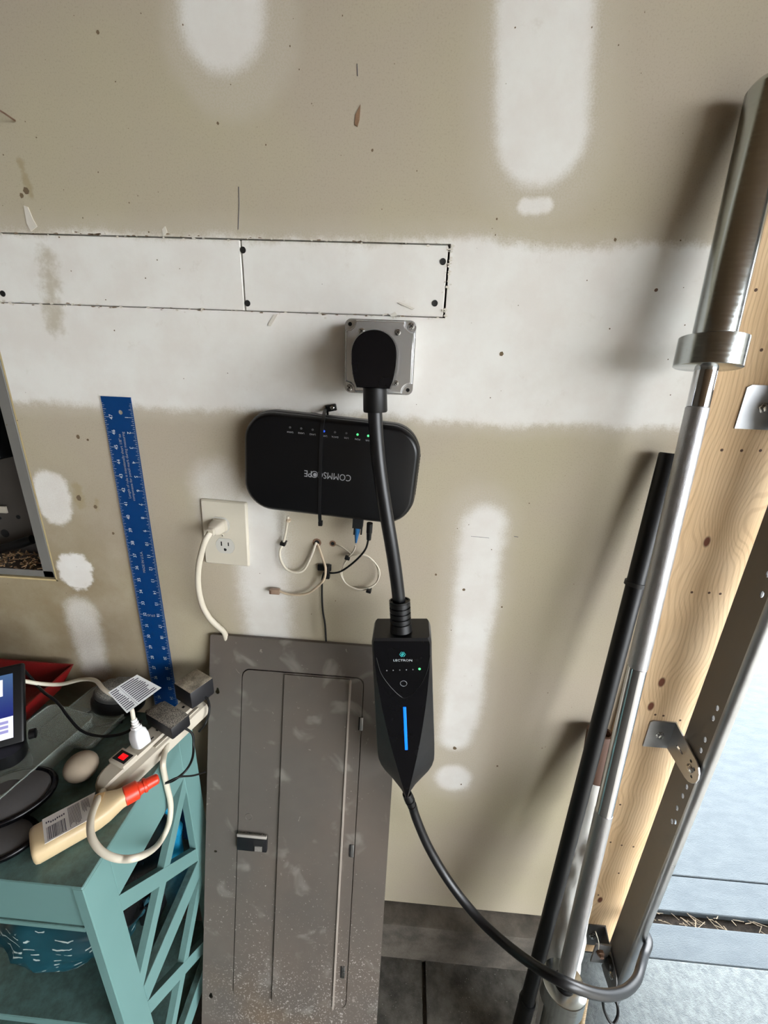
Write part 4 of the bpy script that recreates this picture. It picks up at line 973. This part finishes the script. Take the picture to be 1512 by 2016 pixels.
# power strip along the right edge
s0_, s1_ = Pz(226, 1522, Z0+.022), Pz(388, 1377, Z0+.022); d_ = s1_-s0_; d_.z = 0; LS = d_.length; d_.normalize(); su = Vector((d_.y, -d_.x, 0))
so = Vector((s0_.x, s0_.y, Z0)); hw = .0275
def along(px, py, z):
    P_ = Pz(px, py, z)-so; return P_.dot(d_)
ps = thing('power_strip', 'white power strip with lit red switch along the table edge', 'power strip', so+d_*LS/2)
def srt(s, k, hk):
    return [so+d_*s+su*a*k+Z_*b*hk for a, b in ((-hw, 0), (-hw, .014), (-hw*.9, .021), (-hw*.62, .0245), (-hw*.55, .030), (hw*.45, .030), (hw*.52, .0245), (hw*.9, .021), (hw, .014), (hw, 0))]
rings = [srt(-.026, .35, .55), srt(-.022, .62, .75), srt(-.014, .84, .9), srt(-.004, .96, .98), srt(.012, 1, 1), srt(LS-.01, 1, 1), srt(LS, .96, .96)]
sb = obj('housing', G().loft(rings), m_white, ps, 40)
zt_ = .030
def seat(s): return so+d_*s-su*hw*.05+Z_*(zt_)
SWP = along(239, 1490, Z0+.035)
sw = obj('switch_frame', G().obox(seat(SWP)+Z_*.003, d_, su, Z_, .0125, .0165, .0035, .0008), m_white, ps, 30)
obj('rocker', G().obox(seat(SWP)+Z_*.0066, d_, su, Z_, .0085, .0130, .0008), m_dark, sw, 0)
obj('rocker_lamp', G().obox(seat(SWP)+Z_*.0072+su*.001, d_, su, Z_, .0048, .0062, .0010, .0006), m_redlamp, sw, 30)
for k in range(4):
    q = seat(.060+k*(LS-.085)/3)
    for a, b, ha, hb in ((.006, -.0062, .0036, .0010), (.006, .0062, .0030, .0010), (-.006, 0, .0022, .0022)): obj('socket_slot', G().obox(q+d_*a+su*b+Z_*.0002, d_, su, Z_, ha, hb, .0004), m_dark, ps, 0)
obj('guide_rib', G().obox(so+d_*LS*.62+su*hw*.70+Z_*.0245, d_, su, Z_, LS*.28, .0018, .0012), m_white, ps, 0)
# white plug with its tag
q = seat(along(264, 1458, Z0+.03))
wp = thing('tagged_plug', 'white plug with a printed paper tag, in the power strip', 'plug', q)
dk = Vector((-.25, .18, 1)).normalized(); a1 = (d_-dk*d_.dot(dk)).normalized(); a2 = dk.cross(a1)
obj('body', G().loft([[q+dk*t+a1*x*wx+a2*y*wy for x, y in rrect(2, 2, .4, 3)] for t, wx, wy in ((0, .0115, .0125), (.016, .0115, .0125), (.026, .0098, .0105), (.030, .0066, .0070), (.034, .0066, .0070))]), M('bright white plastic', (224, 226, 228), .4), wp, 35)
obj('strain_relief', G().lathe(q+dk*.034, dk, [(0, .0058), (.003, .0058), (.0032, .0044), (.005, .0044), (.0052, .0054), (.008, .0054), (.0082, .0042), (.010, .0042), (.0102, .0048), (.013, .0046)], 14), M('bright white rubber', (222, 222, 222), .5), wp, 30)
ct_ = q+dk*.046
pl = q.y
tgc = [Py(213, 1363, ct_.y-.012), Py(270, 1328, ct_.y+.005), Py(318, 1354, ct_.y-.010), Py(250, 1404, ct_.y-.022)]
nr = (tgc[1]-tgc[0]).cross(tgc[3]-tgc[0]).normalized(); nr = -nr if nr.z < 0 else nr
def tq(s_, t, o=.0): return (tgc[0]*(1-s_)+tgc[1]*s_)*(1-t)+(tgc[3]*(1-s_)+tgc[2]*s_)*t+nr*(o+.004*math.sin(PI*s_))
K = 10
def tgrid(s_a, s_b, t_a, t_b, o, n): return [[tq(s_a+(s_b-s_a)*a/n, t_a, o) for a in range(n+1)], [tq(s_a+(s_b-s_a)*a/n, t_b, o) for a in range(n+1)]]
tgo = obj('paper_tag', G().loft([[tq(a/K, 0, o) for a in range(K+1)]+[tq(a/K, 0, o+.0004) for a in range(K, -1, -1)] for o in (0,)]+[[tq(a/K, b/K, 0) for a in range(K+1)]+[tq(a/K, b/K, .0004) for a in range(K, -1, -1)] for b in range(1, K+1)]), m_tag, wp, 40)
g = G()
for i in range(12):
    t = .06+i*.075
    for sa, sb_ in ((.05, random.uniform(.26, .34)), (.42, random.uniform(.82, .94))): g.loft(tgrid(sa, sb_, t, t+.034, .0007, 6), cap=False, closed=False)
g.loft(tgrid(.368, .376, .02, .97, .0007, 1), cap=False, closed=False)
obj('tag_print', g, m_inkd, tgo, 0)
obj('cord', G().tube(catmull([ct_, ct_+dk*.02+Vector((-.005, .004, .004)), Py(208, 1360, ct_.y+.015), Py(188, 1340, ct_.y+.035), Py(160, 1338, ct_.y+.055), Py(120, 1347, ct_.y+.06), Py(80, 1346, ct_.y+.05), Py(30, 1338, ct_.y+.03), Py(-20, 1334, ct_.y+.03)]), .0034, 10), m_cord, wp, 60)
# adapters
def adapter(name, lab, c, hu, hv, hn, mat, cordpts, rot=0.):
    t = thing(name, lab, 'adapter', c); u = (d_*math.cos(rot)+su*math.sin(rot)).normalized(); v = Z_.cross(u)
    obj('body', G().obox(c+Z_*hn, u, v, Z_, hu, hv, hn, .003, 2), mat, t, 40)
    obj('pins', G().obox(c-Z_*.004, u, v, Z_, .006, .006, .006), m_dkscrew, t, 0)
    if cordpts: obj('cord', G().tube(catmull(cordpts), .0021, 8), m_black, t, 60)
    return t
q1 = seat(along(330, 1426, Z0+.03)); q2 = seat(along(368, 1364, Z0+.03))
adapter('power_adapter', 'dusty black power adapter across the middle of the power strip', q1+su*.010+Z_*.0005, .0185, .034, .0125, m_dusty,
        [q1+su*.040+Z_*.010, Py(378, 1444, q1.y-.005), Py(381, 1470, q1.y-.012), Py(378, 1495, q1.y-.03), Py(365, 1518, q1.y-.05), Py(342, 1536, q1.y-.06), Py(325, 1542, q1.y-.06)], .10)
adapter('power_adapter', 'black power adapter with pale dust cap at the wall end of power strip', q2+Z_*.0005, .025, .025, .019, M('chalk-dusted black plastic', (20, 20, 24), .5, dust=1.35, dustc=(196, 184, 164)),
        [q2+su*.02+Z_*.012, Py(410, 1380, q2.y-.01), Py(412, 1400, q2.y-.02), Py(404, 1425, q2.y-.03), Py(392, 1440, q2.y-.05)], .15)
q3 = seat(along(300, 1410, Z0+.03)+.012)-su*.034-Z_*.022
adapter('power_adapter', 'small black adapter half hidden behind the paper tag', q3+Z_*.0005, .016, .018, .012, m_dusty, None, .3)
# long cord of the power strip
psc = [so-d_*.024+Z_*.012, Pz(203, 1558, Z0+.016), Pz(188, 1584, Z0+.036), Pz(178, 1618, Z0+.046), Pz(182, 1652, Z0+.044), Pz(204, 1679, Z0+.036), Pz(238, 1691, Z0+.026), Pz(276, 1686, Z0+.012)]
psc += [Px(310, 1664, -.372), Px(331, 1626, -.374), Px(336, 1585, -.377), Px(328, 1545, -.380), Pz(321, 1508, Z0+.008), Pz(325, 1480, Z0+.012), Pz(335, 1452, Z0+.014), Pz(350, 1430, Z0+.012)]
obj('supply_cord', G().tube(catmull(psc), .0046, 12), m_cord, ps, 60, label='thick white cord looping over the table edge')
cable('black_lead', 'thin black lead crossing the table from behind the tablet', [Py(46, 1318, -.12), Py(62, 1336, -.11), Py(85, 1362, -.13), Py(112, 1382, -.14), Py(135, 1412, -.155), Py(160, 1438, -.165), Py(195, 1449, -.165), Py(235, 1446, -.16), Py(262, 1434, -.15), Py(280, 1418, -.14)], .0024, m_black, 'power lead')
cable('thin_black_wire', 'thin black wire running from table edge towards grey panel', [Py(325, 1542, -.27), Py(352, 1530, -.26), Py(380, 1527, -.24), Py(404, 1520, -.21)], .0013, m_black, 'wire')
# fuzzy dust-covered gadget behind the tag
hd = Pz(236, 1392, Z0)
hl_ = thing('dusty_headlamp', 'black rounded gadget thick with grey dust behind the paper tag', 'gadget', hd)
g = G(); rings = []
for k, z in ((.80, 0), (.96, .006), (1., .014), (.96, .026), (.86, .034)): rings.append([hd+Vector((.050*k*math.cos(a*PI/20), .036*k*math.sin(a*PI/20), z)) for a in range(40)])
obj('body', g.loft(rings), m_black, hl_, 50)
g = G(); rings = []
for k, z in ((.90, .031), (.93, .038), (.80, .045), (.55, .049), (.2, .051)): rings.append([hd+Vector((.050*k*math.cos(a*PI/20)+.003, .036*k*math.sin(a*PI/20)+.004, z+.003*noise.noise(Vector((a*.9, k*9, 0))))) for a in range(40)])
obj('dusty_pad', g.loft(rings), m_dusty2, hl_, 60)
obj('strap', G().tube(catmull([hd+Vector((-.038, -.01, .004)), hd+Vector((-.05, -.035, .003)), hd+Vector((-.015, -.05, .003)), hd+Vector((.03, -.036, .004))]), .003, 8), m_rubber, hl_)
# tablet on its stand
TA, TBm = Py(46, 1304, -.135), Py(49, 1462, -.205)
tv = (TA-TBm); hgt = tv.length; tv.normalize(); yaw = .5
tu = Vector((math.cos(yaw), math.sin(yaw), 0)); tu = (tu-tv*tu.dot(tv)).normalized(); tn = tu.cross(tv).normalized(); tn = -tn if tn.y > 0 else tn
to = (TA+TBm)/2-tu*.11
tab = thing('tablet', 'black tablet with a lit blue screen at the left edge of table', 'tablet', to-Z_*hgt/2)
obj('case', G().obox(to-tn*.005, tu, tv, tn, .11, hgt/2, .006, .004, 3), m_black, tab, 40)
scr = obj('screen', G().obox(to+tn*.0016, tu, tv, tn, .11-.014, hgt/2-.014, .0004), m_screen, tab, 0)
ex = .11-.014
obj('card', G().obox(to+tn*.0023+tu*(ex-.030)+tv*(hgt*.23), tu, tv, tn, .017, .013, .0002, .0), m_card, scr, 0)
obj('sheet', G().obox(to+tn*.0022-tv*(hgt*.27), tu, tv, tn, ex, hgt*.13, .0002), m_card, scr, 0)
for i in range(3): obj('list_row', G().obox(to+tn*.0026+tu*(ex-.020)-tv*(hgt*(.20+.055*i)), tu, tv, tn, .014, .0022, .0002), M('screen row', (120, 118, 160), .3, emit=(130, 126, 170), es=.8/2**EXPO), scr, 0)
fb = to-tv*hgt/2; hu_ = Vector((tu.x, tu.y, 0)).normalized(); hn_ = Vector((hu_.y, -hu_.x, 0))
obj('stand_foot', G().loft([[Vector((fb.x, fb.y, z))+hu_*a+hn_*b for a, b in rrect(.22, .05, .02, 4)] for z in (Z0, max(Z0+.004, fb.z+.004))]), m_black, tab, 30)
obj('knob', G().lathe(to+tu*.115-tv*hgt*.42-tn*.004, tu, [(0, .008), (.008, .008), (.009, .006)], 14), m_black, tab, 40)

# ---------------------------------------------------------------- bits at the foot of the track
sp0, sp1 = Py(1152, 1962, -.11), Py(1136, 2060, -.16)
g = G(); dd = (sp1-sp0); Ls = dd.length; dd.normalize(); u, v = basis(dd)
g.tube([sp0+dd*Ls*i/220+(u*math.cos(i*.9)+v*math.sin(i*.9))*.0068 for i in range(221)], .0017, 6)
tag(obj('coil_spring', g, M('tan coil spring', (150, 130, 98), .6, var=.3), None, 60), 'tan coiled spring hanging beside the barbell foot', 'spring')
bx = thing('bottom_fixture', 'rusty roller fixture at the foot of the door track', 'roller fixture', (.535, -.06, .09))
obj('plate', G().obox(Vector((.532, -.055, .125)), X_, Z_, Y_, .018, .035, .002, .001), m_track, bx, 0)
obj('bolt', G().lathe(Vector((.528, -.057, .135)), -Y_, [(0, .009), (.006, .009), (.007, .005), (.012, .005)], 6), m_rust, bx)
obj('roller', G().lathe(Vector((.545, -.062, .105)), X_, [(0, .010), (.003, .014), (.012, .014), (.015, .010)], 18), m_dkscrew, bx, 40)
obj('pull_cord', G().tube(catmull([Vector((.52, -.060, .15)), Vector((.51, -.066, .19)), Vector((.492, -.070, .235))]), .0010, 6), m_cord, bx)
cable('black_cable_loop', 'black cables dangling at the foot of the door track', [Py(1186, 1962, -.14), Py(1190, 1990, -.15), Py(1205, 2016, -.16), Py(1216, 2000, -.15), Py(1214, 1975, -.14), Py(1200, 1962, -.13)], .0030, m_black, 'cable')
